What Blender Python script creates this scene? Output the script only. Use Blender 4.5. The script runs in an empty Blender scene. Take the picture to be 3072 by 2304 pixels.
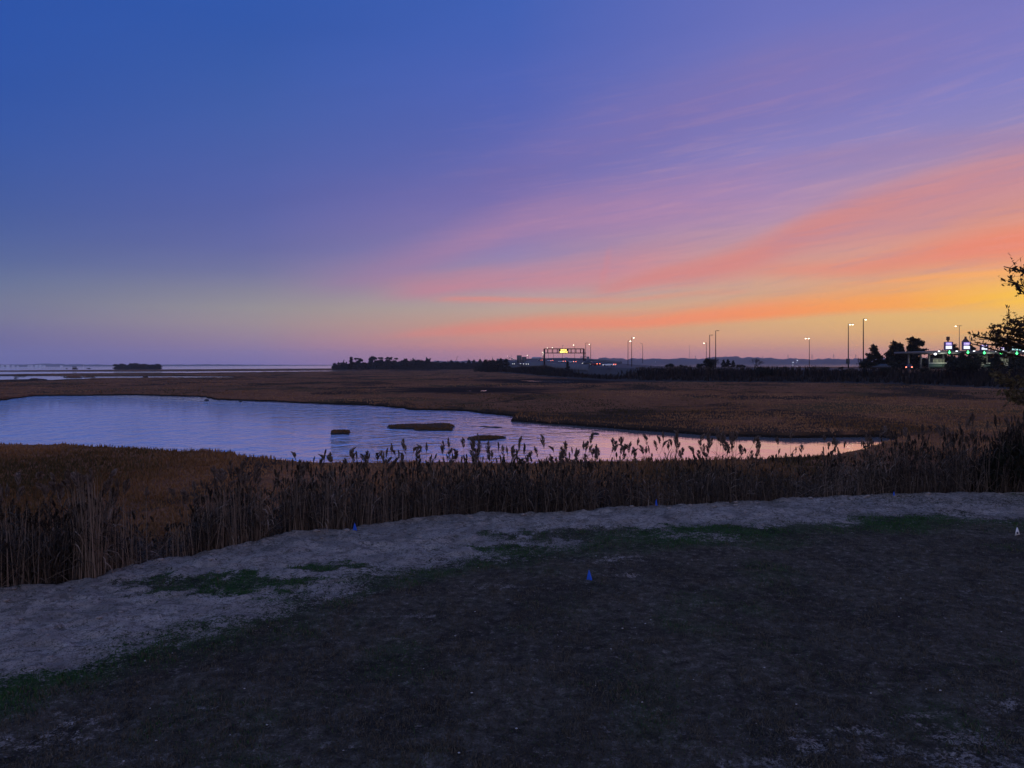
import bpy, math, random
import numpy as np
from mathutils import Vector, Matrix

random.seed(7)
rng = np.random.default_rng(11)
scene = bpy.context.scene
COL = scene.collection

# ------------------------------------------------------------------ camera
F = 2250.0                     # focal length in photograph pixels (3072 wide)
EYE = 5.0
HOR_Y, ROLL = 1091.5, math.atan(0.0039)
PITCH = math.atan((1152 - HOR_Y) / F)
cam_d = bpy.data.cameras.new("camera")
cam = bpy.data.objects.new("camera", cam_d)
COL.objects.link(cam)
cam_d.sensor_width = 36.0
cam_d.lens = F / 3072 * 36.0
cam_d.clip_start, cam_d.clip_end = 0.1, 30000
_fw = Vector((0, math.cos(PITCH), -math.sin(PITCH)))
_up0 = Vector((0, math.sin(PITCH), math.cos(PITCH)))
_rt0 = Vector((1, 0, 0))
_rt = _rt0 * math.cos(ROLL) - _up0 * math.sin(ROLL)
_up = _up0 * math.cos(ROLL) + _rt0 * math.sin(ROLL)
cam.matrix_world = Matrix(((_rt.x, _up.x, -_fw.x, 0), (_rt.y, _up.y, -_fw.y, 0),
                           (_rt.z, _up.z, -_fw.z, EYE), (0, 0, 0, 1)))
scene.camera = cam


def ray(x, y):
    return _fw + _rt * ((x - 1536) / F) + _up * ((1152 - y) / F)


def at(x, y, D):
    d = ray(x, y)
    return Vector((0, 0, EYE)) + d * (D / d.y)


def on(x, y, z=0.0):
    d = ray(x, y)
    return Vector((0, 0, EYE)) + d * ((z - EYE) / d.z)


def azel(x, y):
    d = ray(x, y).normalized()
    return math.degrees(math.atan2(d.x, d.y)), math.degrees(math.asin(d.z))


def lin(c):
    return tuple((v / 255 / 12.92) if v / 255 <= 0.04045 else ((v / 255 + 0.055) / 1.055) ** 2.4 for v in c)


# ------------------------------------------------------------------ exposure
scene.view_settings.view_transform = 'Standard'
scene.view_settings.look = 'None'
scene.view_settings.exposure = 0.0
scene.view_settings.gamma = 1.0
scene.view_settings.use_curve_mapping = False


# ------------------------------------------------------------------ node helper
class S:
    """a socket with arithmetic"""
    def __init__(self, nt, s):
        self.nt, self.s = nt, s

    def _m(self, op, *a):
        n = self.nt.nodes.new('ShaderNodeMath'); n.operation = op
        for i, v in enumerate(a):
            if isinstance(v, S): self.nt.links.new(v.s, n.inputs[i])
            else: n.inputs[i].default_value = float(v)
        return S(self.nt, n.outputs[0])

    def __add__(self, o): return self._m('ADD', self, o)
    def __radd__(self, o): return self._m('ADD', self, o)
    def __sub__(self, o): return self._m('SUBTRACT', self, o)
    def __rsub__(self, o): return self._m('SUBTRACT', o, self)
    def __mul__(self, o): return self._m('MULTIPLY', self, o)
    def __rmul__(self, o): return self._m('MULTIPLY', self, o)
    def __truediv__(self, o): return self._m('DIVIDE', self, o)
    def __rtruediv__(self, o): return self._m('DIVIDE', o, self)
    def pow(self, o): return self._m('POWER', self, o)
    def abs(self): return self._m('ABSOLUTE', self)
    def max(self, o): return self._m('MAXIMUM', self, o)
    def min(self, o): return self._m('MINIMUM', self, o)

    def step(self, a, b, lo=0.0, hi=1.0, kind='SMOOTHSTEP'):
        n = self.nt.nodes.new('ShaderNodeMapRange'); n.interpolation_type = kind
        self.nt.links.new(self.s, n.inputs[0])
        for i, v in enumerate((a, b, lo, hi)): n.inputs[i + 1].default_value = v
        return S(self.nt, n.outputs[0])

    def ramp(self, stops, interp='LINEAR'):
        n = self.nt.nodes.new('ShaderNodeValToRGB'); r = n.color_ramp; r.interpolation = interp
        while len(r.elements) < len(stops): r.elements.new(0.5)
        for e, (p, c) in zip(r.elements, stops):
            e.position = p; e.color = (c[0], c[1], c[2], 1)
        self.nt.links.new(self.s, n.inputs[0])
        return S(self.nt, n.outputs[0])

    def curve(self, pts):
        """piecewise curve 0..1 -> 0..1"""
        n = self.nt.nodes.new('ShaderNodeFloatCurve')
        c = n.mapping.curves[0]
        while len(c.points) < len(pts): c.points.new(0.5, 0.5)
        for p, (x, y) in zip(c.points, pts):
            p.location = (x, y); p.handle_type = 'AUTO_CLAMPED'
        n.mapping.update()
        self.nt.links.new(self.s, n.inputs['Value'])
        return S(self.nt, n.outputs[0])


def mix(nt, f, a, b, mode='MIX'):
    n = nt.nodes.new('ShaderNodeMix'); n.data_type = 'RGBA'; n.blend_type = mode
    for i, v in ((0, f), (6, a), (7, b)):
        if isinstance(v, S): nt.links.new(v.s, n.inputs[i])
        elif i == 0: n.inputs[0].default_value = v
        else: n.inputs[i].default_value = (v[0], v[1], v[2], 1)
    return S(nt, n.outputs[2])


def xyz(nt, x, y, z):
    n = nt.nodes.new('ShaderNodeCombineXYZ')
    for i, v in enumerate((x, y, z)):
        if isinstance(v, S): nt.links.new(v.s, n.inputs[i])
        else: n.inputs[i].default_value = v
    return S(nt, n.outputs[0])


def noise(nt, vec, scale, detail=3, rough=0.55, dist=0.0):
    n = nt.nodes.new('ShaderNodeTexNoise')
    n.inputs['Scale'].default_value = scale; n.inputs['Detail'].default_value = detail
    n.inputs['Roughness'].default_value = rough; n.inputs['Distortion'].default_value = dist
    if vec is not None: nt.links.new(vec.s, n.inputs['Vector'])
    return S(nt, n.outputs['Fac'])


# ------------------------------------------------------------------ sky
world = bpy.data.worlds.new("World")
scene.world = world
world.use_nodes = True
wt = world.node_tree
for n in list(wt.nodes): wt.nodes.remove(n)


def build_sky(nt):
    tc = nt.nodes.new('ShaderNodeTexCoord')
    sep = nt.nodes.new('ShaderNodeSeparateXYZ')
    nt.links.new(tc.outputs['Generated'], sep.inputs[0])
    X, Y, Z = (S(nt, sep.outputs[i]) for i in range(3))
    az = X._m('ARCTAN2', X, Y) * (180 / math.pi)
    el = Z._m('ARCSINE', Z) * (180 / math.pi)
    t = (el.max(0.0) / 90.0).pow(0.4)
    # the clear sky, column by column: photograph x, then (y, colour) from top to horizon
    cols = [
        (0, [(0, (42, 82, 166)), (300, (50, 86, 166)), (600, (68, 92, 158)), (760, (86, 103, 156)), (840, (104, 116, 150)),
             (930, (122, 123, 146)), (1000, (113, 108, 148)), (1060, (102, 98, 147)), (1097, (97, 95, 150))]),
        (768, [(0, (47, 86, 169)), (300, (64, 94, 168)), (600, (86, 98, 166)), (760, (104, 108, 162)), (840, (124, 124, 156)),
               (890, (146, 141, 150)), (930, (154, 148, 148)), (980, (160, 141, 146)), (1040, (146, 122, 150)), (1094, (120, 105, 158))]),
        (1536, [(0, (62, 95, 178)), (300, (84, 101, 182)), (500, (100, 105, 176)), (640, (132, 115, 172)), (780, (152, 134, 176)),
                (860, (178, 150, 166)), (925, (190, 168, 150)), (980, (212, 155, 128)), (1030, (219, 143, 118)), (1091, (178, 122, 134))]),
        (2304, [(0, (102, 111, 187)), (200, (120, 118, 184)), (400, (130, 126, 190)), (560, (160, 136, 184)), (680, (186, 148, 172)),
                (790, (214, 158, 142)), (880, (214, 170, 138)), (960, (226, 178, 118)), (1010, (222, 168, 120)), (1060, (204, 140, 118)), (1088, (184, 122, 120))]),
        (3072, [(0, (116, 119, 190)), (200, (124, 126, 196)), (380, (146, 137, 190)), (500, (196, 150, 158)), (620, (218, 150, 136)),
                (730, (234, 150, 115)), (800, (236, 166, 122)), (880, (250, 180, 90)), (950, (240, 196, 104)), (1010, (234, 178, 92)), (1085, (224, 145, 90))]),
    ]
    zen, back = (72, 108, 196), (40, 48, 96)

    def column(elcols):
        es = np.array([e for e, _ in elcols]); cs = np.array([lin(c) for _, c in elcols]) ** (1 / 2.2)
        o = np.argsort(es); es, cs = es[o], cs[o]
        st = []
        T = np.linspace(0, 1, 32)
        E = 90 * T ** 2.5
        for k, tt in enumerate(T):
            a = 0.5 * (E[k - 1] + E[k]) if k else 0; b = 0.5 * (E[k] + E[k + 1]) if k < 31 else 90
            xs = np.linspace(a, b, 9)
            c = np.array([np.interp(xs, es, cs[:, i]).mean() for i in range(3)]) ** 2.2
            st.append((tt, c))
        return t.ramp(st)
    ramps = []
    for x, cc in cols:
        lst = [(azel(x, y)[1], c) for y, c in cc]
        lst += [(48, tuple(0.5 * (np.array(cc[0][1]) + np.array(zen)))), (90, zen)]
        ramps.append((azel(x, 1090)[0], column(lst)))
    glow = column([(0, (240, 150, 80)), (3, (250, 190, 90)), (8, (240, 170, 110)), (16, (205, 150, 150)), (28, (125, 122, 190)), (50, (84, 104, 176)), (90, zen)])
    right = column([(0, (130, 110, 130)), (6, (150, 134, 150)), (15, (140, 136, 160)), (30, (120, 130, 168)), (90, zen)])
    far = column([(0, (150, 146, 178)), (8, (188, 180, 204)), (20, (186, 190, 226)), (40, (150, 172, 228)), (65, (104, 142, 220)), (90, zen)])
    ramps = [(-180, far), (-100, far)] + ramps + [(52, glow), (95, right), (165, far)]
    out = ramps[0][1]
    for (a0, _), (a1, c) in zip(ramps[:-1], ramps[1:]):
        if c is _: continue
        out = mix(nt, az.step(a0, a1, kind='LINEAR'), out, c)
    # thin high cloud: long streaks lit from below the horizon
    warp = noise(nt, xyz(nt, az * 0.045, el * 0.30 - az * 0.06, 0.0), 1.0, 5, 0.6, 0.4) - 0.5
    fine = noise(nt, xyz(nt, az * 0.10, el * 1.5 - az * 0.20, 3.0), 1.0, 6, 0.62, 0.6)
    fine2 = noise(nt, xyz(nt, az * 0.22 + el * 0.1, el * 2.6 - az * 0.28, 9.0), 1.0, 5, 0.6, 0.8)
    fine = ((fine - 0.5) * 2.6 + 0.5).max(0.0).min(1.0); fine2 = ((fine2 - 0.5) * 2.6 + 0.5).max(0.0).min(1.0)
    A0, A1, EM = -50.0, 60.0, 40.0
    an = (az - A0) / (A1 - A0)
    wsp = (noise(nt, xyz(nt, az * 0.16 - el * .12, el * 3.4 - az * 0.46, 21.0), 1.0, 7, 0.66, 1.2) - 0.5) * 0.8

    def ptsn(pp, f):
        pts = sorted(((azel(x, y)[0] - A0) / (A1 - A0), f(x, y)) for x, y in pp)
        return [(0.0, pts[0][1])] + pts + [(1.0, pts[-1][1])]

    def band(base, centre, up, lo, strength, colour, soft=1.0, streak=0.35, w=1.0):
        """centre: [(x,y)], up/lo: [(x, px)], strength [(x,0..1)], colour [(x, rgb)]"""
        c = an.curve(ptsn(centre, lambda x, y: azel(x, y)[1] / EM)) * EM
        pu = an.curve(ptsn([(x, 900) for x, _ in up], lambda x, y: dict(up)[x] / 400)) * (400 / F * 57.3)
        pl = an.curve(ptsn([(x, 900) for x, _ in lo], lambda x, y: dict(lo)[x] / 400)) * (400 / F * 57.3)
        s = an.curve(ptsn([(x, 900) for x, _ in strength], lambda x, y: dict(strength)[x]))
        d = (el + warp * w + wsp * (w * .55)) - c
        du = (d.max(0.0) / pu); dl = ((0.0 - d).max(0.0) / pl)
        m = (du + dl).step(0.0, 1.0, 1.0, 0.0)
        m = m * s * (fine * (streak * 1.2) + fine2 * (streak * 0.8) + (1.0 - streak))
        col = an.ramp([((azel(x, 900)[0] - A0) / (A1 - A0), lin(c_)) for x, c_ in colour])
        return mix(nt, m.min(1.0), base, col)
    o = out
    o = band(o, [(1250, 570), (1800, 420), (2250, 290), (2700, 180), (3072, 70)], [(1250, 150), (3072, 190)], [(1250, 150), (3072, 170)],
             [(1100, 0), (1600, .5), (2300, .65), (3072, .25)], [(1300, (118, 107, 170)), (3072, (138, 122, 184))], w=1.6)
    o = band(o, [(1900, 590), (2400, 480), (2800, 430), (3072, 405)], [(1900, 40), (3072, 50)], [(1900, 50), (3072, 55)],
             [(1800, 0), (2300, .5), (3072, .75)], [(1900, (152, 128, 180)), (3072, (158, 134, 176))])
    o = band(o, [(950, 850), (1180, 812), (1450, 715), (1600, 668), (1850, 640), (2250, 600)], [(950, 100), (2250, 150)], [(950, 60), (2250, 100)],
             [(700, 0), (1080, .45), (1500, .6), (2250, .25), (2600, 0)], [(950, (158, 122, 160)), (1600, (170, 130, 168)), (2250, (186, 136, 172))])
    o = band(o, [(1150, 870), (1458, 850), (1700, 835), (1950, 800), (2200, 770)], [(1150, 70), (2200, 90)], [(1150, 45), (2200, 60)],
             [(1000, 0), (1300, .7), (1800, .75), (2300, 0)], [(1150, (190, 130, 150)), (1900, (208, 140, 150)), (2200, (214, 150, 150))])
    o = band(o, [(1780, 868), (1953, 834), (2126, 806), (2260, 770), (2439, 694), (2647, 625), (2855, 567), (3072, 512)],
             [(1780, 36), (2300, 70), (2700, 92), (3072, 100)], [(1780, 40), (2300, 80), (2700, 110), (3072, 120)],
             [(1640, 0), (1850, .8), (2200, .95), (3072, .8)], [(1800, (212, 138, 138)), (2200, (216, 138, 132)), (2650, (208, 140, 142)), (3072, (202, 140, 150))], streak=.4, w=1.2)
    o = band(o, [(2150, 815), (2578, 800), (2786, 764), (3072, 722)], [(2150, 26), (3072, 60)], [(2150, 34), (3072, 60)],
             [(2050, 0), (2350, .5), (2750, .75), (3072, 1)], [(2150, (226, 140, 126)), (3072, (238, 140, 112))], streak=.4, w=.7)
    o = band(o, [(1300, 895), (1536, 897), (1850, 900), (2150, 878)], [(1300, 12), (2150, 14)], [(1300, 18), (2150, 14)],
             [(1250, 0), (1420, .7), (1850, .45), (2200, .35), (2300, 0)], [(1300, (222, 138, 130)), (2150, (226, 152, 126))], w=.5)
    o = band(o, [(2350, 872), (2578, 850), (3072, 812)], [(2350, 9), (3072, 14)], [(2350, 10), (3072, 14)],
             [(2250, 0), (2600, .6), (3072, .95)], [(2350, (236, 160, 116)), (3072, (253, 176, 96))], w=.3)
    o = band(o, [(1050, 1012), (1300, 1000), (1600, 978), (1900, 972), (2161, 952), (2578, 922), (3072, 896)],
             [(1050, 18), (1500, 46), (2161, 62), (3072, 84)], [(1050, 14), (1500, 26), (2161, 30), (2578, 26), (3072, 34)],
             [(1020, 0), (1250, .55), (1500, .8), (2000, 1), (3072, 1)],
             [(1100, (214, 134, 124)), (1536, (228, 140, 116)), (1900, (242, 146, 108)), (2300, (252, 152, 92)), (2700, (254, 168, 78)), (3072, (255, 198, 66)), (3500, (255, 214, 90))],
             streak=.22, w=.45)
    o = band(o, [(2700, 1004), (3072, 985)], [(2700, 8), (3072, 9)], [(2700, 8), (3072, 9)], [(2500, 0), (3072, .6)],
             [(2700, (240, 168, 92)), (3072, (250, 178, 84))], w=.3)
    # an old smeared condensation trail
    a1, e1 = azel(1838, 720); a2, e2 = azel(1800, 880)
    ac = el.step(e2, e1, a2, a1, 'LINEAR')
    m = ((az - ac - warp * 1.2).abs()).step(0.0, 0.42, 1, 0) * el.step(e2 - .3, e2 + 1.2) * el.step(e1, e1 - 1.5) * 0.2
    o = mix(nt, m, o, lin((222, 128, 128)))
    # very slight unevenness everywhere
    veil = (fine * 0.6 + fine2 * 0.4 - 0.5) * el.step(1.0, 6.0) * el.step(24.0, 12.0) * az.step(-14.0, 20.0)
    o = mix(nt, veil.max(0.0) * 0.44, o, lin((222, 168, 166)))
    o = mix(nt, (0.0 - veil).max(0.0) * 0.40, o, lin((120, 122, 182)))
    o2 = nt.nodes.new('ShaderNodeVectorMath'); o2.operation = 'SCALE'
    nt.links.new(o.s, o2.inputs[0])
    # the haze below takes a little of this light away again
    path = (95.0 / Z.max(0.01)).min(5900.0)
    gain = path._m('EXPONENT', path * 0.2e-4)
    nt.links.new((gain * (warp * 0.10 + 1.0)).s, o2.inputs['Scale'])
    bg = nt.nodes.new('ShaderNodeBackground')
    nt.links.new(o2.outputs[0], bg.inputs[0]); bg.inputs[1].default_value = 1.0
    wo = nt.nodes.new('ShaderNodeOutputWorld')
    nt.links.new(bg.outputs[0], wo.inputs[0])


build_sky(wt)
world.cycles.sampling_method = 'MANUAL'
world.cycles.sample_map_resolution = 1024

# the sun is just under the horizon beyond the right edge: only its last, very soft glow is left
sun_d = bpy.data.lights.new("sun", 'SUN')
sun_d.energy, sun_d.angle, sun_d.color = 0.03, math.radians(20), (1.0, 0.62, 0.36)
sun = bpy.data.objects.new("sun", sun_d); COL.objects.link(sun)
_sd = Vector((math.sin(math.radians(44)), math.cos(math.radians(44)), math.tan(math.radians(3)))).normalized()
sun.rotation_euler = _sd.to_track_quat('Z', 'Y').to_euler()


# ------------------------------------------------------------------ geometry helpers
class Geo:
    """collects vertices, triangles and quads (numpy) and links them as ONE mesh object"""
    def __init__(self):
        self.v, self.t, self.q, self.n = [], [], [], 0
        self.c = []            # optional per-vertex tint

    def add(self, v, t=None, q=None, tint=None):
        v = np.asarray(v, float).reshape(-1, 3)
        if t is not None and len(t): self.t.append(np.asarray(t, int).reshape(-1, 3) + self.n)
        if q is not None and len(q): self.q.append(np.asarray(q, int).reshape(-1, 4) + self.n)
        self.v.append(v); self.n += len(v)
        self.c.append(np.full(len(v), 0.5 if tint is None else 0.0) if (tint is None or np.isscalar(tint)) else np.asarray(tint, float))
        if tint is not None and np.isscalar(tint): self.c[-1][:] = tint
        return self

    def arrays(self):
        V = np.concatenate(self.v) if self.v else np.zeros((0, 3))
        T = np.concatenate(self.t) if self.t else np.zeros((0, 3), int)
        Q = np.concatenate(self.q) if self.q else np.zeros((0, 4), int)
        return V, T, Q, (np.concatenate(self.c) if self.c else np.zeros(0))

    def addgeo(self, g, M=None, tint=None):
        V, T, Q, C = g
        if M is not None:
            V = V @ np.array(M)[:3, :3].T + np.array(M)[:3, 3]
        self.add(V, T, Q, C if tint is None else np.clip(C + tint, 0, 1))

    def mesh(self, name, smooth=False):
        V, T, Q, C = self.arrays()
        me = bpy.data.meshes.new(name)
        nl = len(T) * 3 + len(Q) * 4
        me.vertices.add(len(V)); me.vertices.foreach_set('co', V.astype(np.float32).ravel())
        me.loops.add(nl); me.polygons.add(len(T) + len(Q))
        me.loops.foreach_set('vertex_index', np.concatenate([T.ravel(), Q.ravel()]).astype(np.int32))
        st = np.concatenate([np.arange(len(T)) * 3, len(T) * 3 + np.arange(len(Q)) * 4]).astype(np.int32)
        me.polygons.foreach_set('loop_start', st)
        if smooth: me.polygons.foreach_set('use_smooth', np.ones(len(T) + len(Q), bool))
        a = me.attributes.new('tint', 'FLOAT', 'POINT'); a.data.foreach_set('value', C.astype(np.float32))
        me.update(calc_edges=True); me.validate()
        return me

    def build(self, name, mat, parent=None, smooth=False):
        return link(name, self.mesh(name, smooth), mat, parent)

    # ---- shapes
    def tube(self, pts, rad, n=6, cap=True, tint=None):
        pts = [Vector(p) for p in pts]
        rad = [rad] * len(pts) if np.isscalar(rad) else rad
        V = []
        for i, p in enumerate(pts):
            d = (pts[min(i + 1, len(pts) - 1)] - pts[max(i - 1, 0)]).normalized()
            u = d.cross(Vector((0, 0, 1)) if abs(d.z) < .9 else Vector((1, 0, 0))).normalized(); w = d.cross(u)
            for k in range(n):
                a = 2 * math.pi * k / n
                V.append(p + (u * math.cos(a) + w * math.sin(a)) * rad[i])
        q = [(i * n + k, i * n + (k + 1) % n, (i + 1) * n + (k + 1) % n, (i + 1) * n + k) for i in range(len(pts) - 1) for k in range(n)]
        t = []
        if cap:
            V += [pts[0], pts[-1]]; a, b = len(V) - 2, len(V) - 1; L = (len(pts) - 1) * n
            t = [(a, (k + 1) % n, k) for k in range(n)] + [(b, L + k, L + (k + 1) % n) for k in range(n)]
        return self.add([tuple(v) for v in V], t, q, tint)

    def box(self, c, s, rz=0.0, bev=0.0, tint=None):
        """box with optionally bevelled vertical and top edges"""
        x, y, z = s[0] / 2, s[1] / 2, s[2] / 2
        b = min(bev, x * .9, y * .9, z * .9)
        if b <= 0:
            V = [(i * x, j * y, k * z) for k in (-1, 1) for i, j in ((-1, -1), (1, -1), (1, 1), (-1, 1))]
            q = [(3, 2, 1, 0), (4, 5, 6, 7)] + [(k, (k + 1) % 4, 4 + (k + 1) % 4, 4 + k) for k in range(4)]
        else:
            def ring(ix, iy, zz):
                return [(-ix + b, -iy, zz), (ix - b, -iy, zz), (ix, -iy + b, zz), (ix, iy - b, zz), (ix - b, iy, zz), (-ix + b, iy, zz), (-ix, iy - b, zz), (-ix, -iy + b, zz)]
            V = ring(x - b * .5, y - b * .5, -z) + ring(x, y, -z + b) + ring(x, y, z - b) + ring(x - b * .7, y - b * .7, z)
            q = [(r * 8 + k, r * 8 + (k + 1) % 8, r * 8 + 8 + (k + 1) % 8, r * 8 + 8 + k) for r in range(3) for k in range(8)]
            q += [(24, 25, 26, 27), (24, 27, 28, 31), (31, 28, 29, 30), (3, 2, 1, 0), (7, 4, 3, 0), (6, 5, 4, 7)]
        ca, sa = math.cos(rz), math.sin(rz)
        V = [(c[0] + a * ca - d * sa, c[1] + a * sa + d * ca, c[2] + e) for a, d, e in V]
        return self.add(V, None, q, tint)

    def prism(self, prof, axis_pts, tint=None):
        """closed profile [(y,z)] swept between x values"""
        n = len(prof); V = []
        for x, s, dz in axis_pts:
            V += [(x, p[0] * s, p[1] * s + dz) for p in prof]
        q = [(i * n + k, i * n + (k + 1) % n, (i + 1) * n + (k + 1) % n, (i + 1) * n + k) for i in range(len(axis_pts) - 1) for k in range(n)]
        a = len(V); V += [tuple(np.mean(V[:n], 0)), tuple(np.mean(V[-n:], 0))]
        L = (len(axis_pts) - 1) * n
        t = [(a, (k + 1) % n, k) for k in range(n)] + [(a + 1, L + k, L + (k + 1) % n) for k in range(n)]
        return self.add(V, t, q, tint)

    def blob(self, c, r, n=10, m=7, wob=0.0, tint=None):
        V = []
        for i in range(m + 1):
            ph = math.pi * i / m
            for k in range(n):
                a = 2 * math.pi * k / n
                w = 1 + wob * (random.random() - .5)
                V.append((c[0] + r[0] * w * math.sin(ph) * math.cos(a), c[1] + r[1] * w * math.sin(ph) * math.sin(a), c[2] + r[2] * w * math.cos(ph)))
        q = [(i * n + k, (i + 1) * n + k, (i + 1) * n + (k + 1) % n, i * n + (k + 1) % n) for i in range(m) for k in range(n)]
        return self.add(V, None, q, tint)

    def leaves(self, P, size, aspect=1.6, tint=None, up=0.0):
        """many small diamond leaves at points P (N,3)"""
        P = np.asarray(P, float); N = len(P)
        if not N: return self
        d = rng.normal(size=(N, 3)); d[:, 2] += up; d /= np.linalg.norm(d, axis=1)[:, None]
        e = np.cross(d, rng.normal(size=(N, 3))); e /= np.linalg.norm(e, axis=1)[:, None]
        s = (size * rng.uniform(.6, 1.35, N))[:, None]
        V = np.stack([P - d * s * .5 * aspect, P + e * s * .36, P + d * s * .5 * aspect, P - e * s * .36], 1).reshape(-1, 3)
        q = np.arange(N * 4).reshape(-1, 4)
        if tint is None: tt = np.repeat(rng.uniform(.15, .95, N), 4)
        else: tt = np.repeat(np.clip(np.asarray(tint) + rng.uniform(-.15, .15, N), 0, 1), 4)
        return self.add(V, None, q, tt)

    def ribbon(self, pts, wid, side, tint=None):
        pts = np.asarray(pts, float); side = np.asarray(side, float); side = side / np.linalg.norm(side)
        n = len(pts); w = np.asarray(wid)[:, None] * .5
        V = np.concatenate([pts - side * w, pts + side * w])
        q = [(i, i + 1, n + i + 1, n + i) for i in range(n - 1)]
        return self.add(V, None, q, tint)


def link(name, me, mat, parent=None):
    o = bpy.data.objects.new(name, me); COL.objects.link(o)
    if mat is not None and len(me.materials) == 0: me.materials.append(mat)
    if parent is not None: o.parent = parent
    return o


def tag(o, label=None, cat=None, group=None, kind=None):
    if label: o['label'] = label
    if cat: o['category'] = cat
    if group: o['group'] = group
    if kind: o['kind'] = kind
    return o


def thing(name, label, cat, loc=(0, 0, 0), rz=0.0, group=None):
    o = bpy.data.objects.new(name, None); COL.objects.link(o)
    o.empty_display_size = 0.1
    o.location = loc; o.rotation_euler = (0, 0, rz)
    return tag(o, label, cat, group)


def dup(root, loc, rz=0.0, label=None, group=None, scale=None):
    r = root.copy(); COL.objects.link(r)
    r.location = loc; r.rotation_euler = (0, 0, rz)
    if scale is not None: r.scale = scale
    if label: r['label'] = label
    if group: r['group'] = group
    for ch in list(root.children):
        c = ch.copy(); COL.objects.link(c); c.parent = r
        for g in list(ch.children):
            d = g.copy(); COL.objects.link(d); d.parent = c
    return r


def vnoise(x, y, seed=0):
    """2-D value noise, vectorised, range -1..1"""
    xi, yi = np.floor(x).astype(np.int64), np.floor(y).astype(np.int64)
    fx, fy = x - xi, y - yi
    fx, fy = fx * fx * (3 - 2 * fx), fy * fy * (3 - 2 * fy)

    def h(a, b):
        n = (a * 374761393 + b * 668265263 + seed * 982451653) & 0xffffffff
        n = ((n ^ (n >> 13)) * 1274126177) & 0xffffffff
        return ((n ^ (n >> 16)) & 0xffff) / 32767.5 - 1
    return (h(xi, yi) * (1 - fx) + h(xi + 1, yi) * fx) * (1 - fy) + (h(xi, yi + 1) * (1 - fx) + h(xi + 1, yi + 1) * fx) * fy


def fbm(x, y, oct=4, seed=0, g=0.5):
    s, a, t = 0, 1.0, 0
    for k in range(oct):
        s = s + a * vnoise(x * 2 ** k, y * 2 ** k, seed + k * 17); t += a; a *= g
    return s / t


def sdist(px, py, poly):
    """signed distance to a polygon, negative inside"""
    P = np.asarray(poly, float); d = np.full(px.shape, 1e18); ins = np.zeros(px.shape, bool)
    for i in range(len(P)):
        a, b = P[i], P[(i + 1) % len(P)]
        e = b - a; L = max(e @ e, 1e-9)
        t = np.clip(((px - a[0]) * e[0] + (py - a[1]) * e[1]) / L, 0, 1)
        d = np.minimum(d, (px - a[0] - t * e[0]) ** 2 + (py - a[1] - t * e[1]) ** 2)
        c = (a[1] > py) != (b[1] > py)
        with np.errstate(divide='ignore', invalid='ignore'):
            xx = (b[0] - a[0]) * (py - a[1]) / (b[1] - a[1] if b[1] != a[1] else 1e-9) + a[0]
        ins ^= c & (px < xx)
    return np.where(ins, -1, 1) * np.sqrt(d)


def grid_mesh(name, X, Y, Z, mat, attrs=None, smooth=True):
    """X, Y, Z 2-D arrays"""
    r, c = X.shape
    V = np.stack([X, Y, Z], -1).reshape(-1, 3)
    i = np.arange(r * c).reshape(r, c)
    q = np.stack([i[:-1, :-1], i[:-1, 1:], i[1:, 1:], i[1:, :-1]], -1).reshape(-1, 4)
    g = Geo(); g.add(V, None, q)
    me = g.mesh(name, smooth)
    for k, a in (attrs or {}).items():
        at_ = me.attributes.new(k, 'FLOAT', 'POINT'); at_.data.foreach_set('value', np.asarray(a, np.float32).ravel())
    return link(name, me, mat)


# ------------------------------------------------------------------ materials
MATS = {}


def principled(name):
    m = bpy.data.materials.new(name); m.use_nodes = True
    nt = m.node_tree
    return m, nt, nt.nodes['Principled BSDF']


def setc(nt, b, key, v):
    if isinstance(v, S): nt.links.new(v.s, b.inputs[key])
    elif isinstance(v, (tuple, list)): b.inputs[key].default_value = (*v[:3], 1)
    else: b.inputs[key].default_value = v


def simple(name, col, rough=0.7, metal=0.0, var=0.25, scale=6.0, spec=0.3):
    if name in MATS: return MATS[name]
    m, nt, b = principled(name)
    tc = nt.nodes.new('ShaderNodeTexCoord')
    f = noise(nt, S(nt, tc.outputs['Object']), scale, 4)
    setc(nt, b, 'Base Color', f.ramp([(.25, [c * (1 - var) for c in col]), (.75, [min(1, c * (1 + var)) for c in col])]))
    b.inputs['Roughness'].default_value = rough; b.inputs['Metallic'].default_value = metal
    b.inputs['Specular IOR Level'].default_value = spec
    MATS[name] = m
    return m


def tinted(name, stops, rough=0.8, spec=0.15, trans=0.0, nscale=0.0):
    """colour from the per-vertex tint attribute (leaf to leaf variation)"""
    m, nt, b = principled(name)
    a = nt.nodes.new('ShaderNodeAttribute'); a.attribute_name = 'tint'
    f = S(nt, a.outputs['Fac'])
    if nscale:
        tc = nt.nodes.new('ShaderNodeTexCoord')
        f = f + (noise(nt, S(nt, tc.outputs['Object']), nscale, 3) - 0.5) * 0.5
    c = f.ramp(stops)
    setc(nt, b, 'Base Color', c)
    b.inputs['Roughness'].default_value = rough; b.inputs['Specular IOR Level'].default_value = spec
    if trans:
        tr = nt.nodes.new('ShaderNodeBsdfTranslucent'); nt.links.new(c.s, tr.inputs[0])
        mx = nt.nodes.new('ShaderNodeMixShader'); mx.inputs[0].default_value = trans
        nt.links.new(b.outputs[0], mx.inputs[1]); nt.links.new(tr.outputs[0], mx.inputs[2])
        nt.links.new(mx.outputs[0], nt.nodes['Material Output'].inputs[0])
    MATS[name] = m
    return m


def emit(name, col, strength):
    m, nt, b = principled(name)
    setc(nt, b, 'Base Color', (.8, .8, .8)); setc(nt, b, 'Emission Color', col); b.inputs['Emission Strength'].default_value = strength
    MATS[name] = m
    return m


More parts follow.
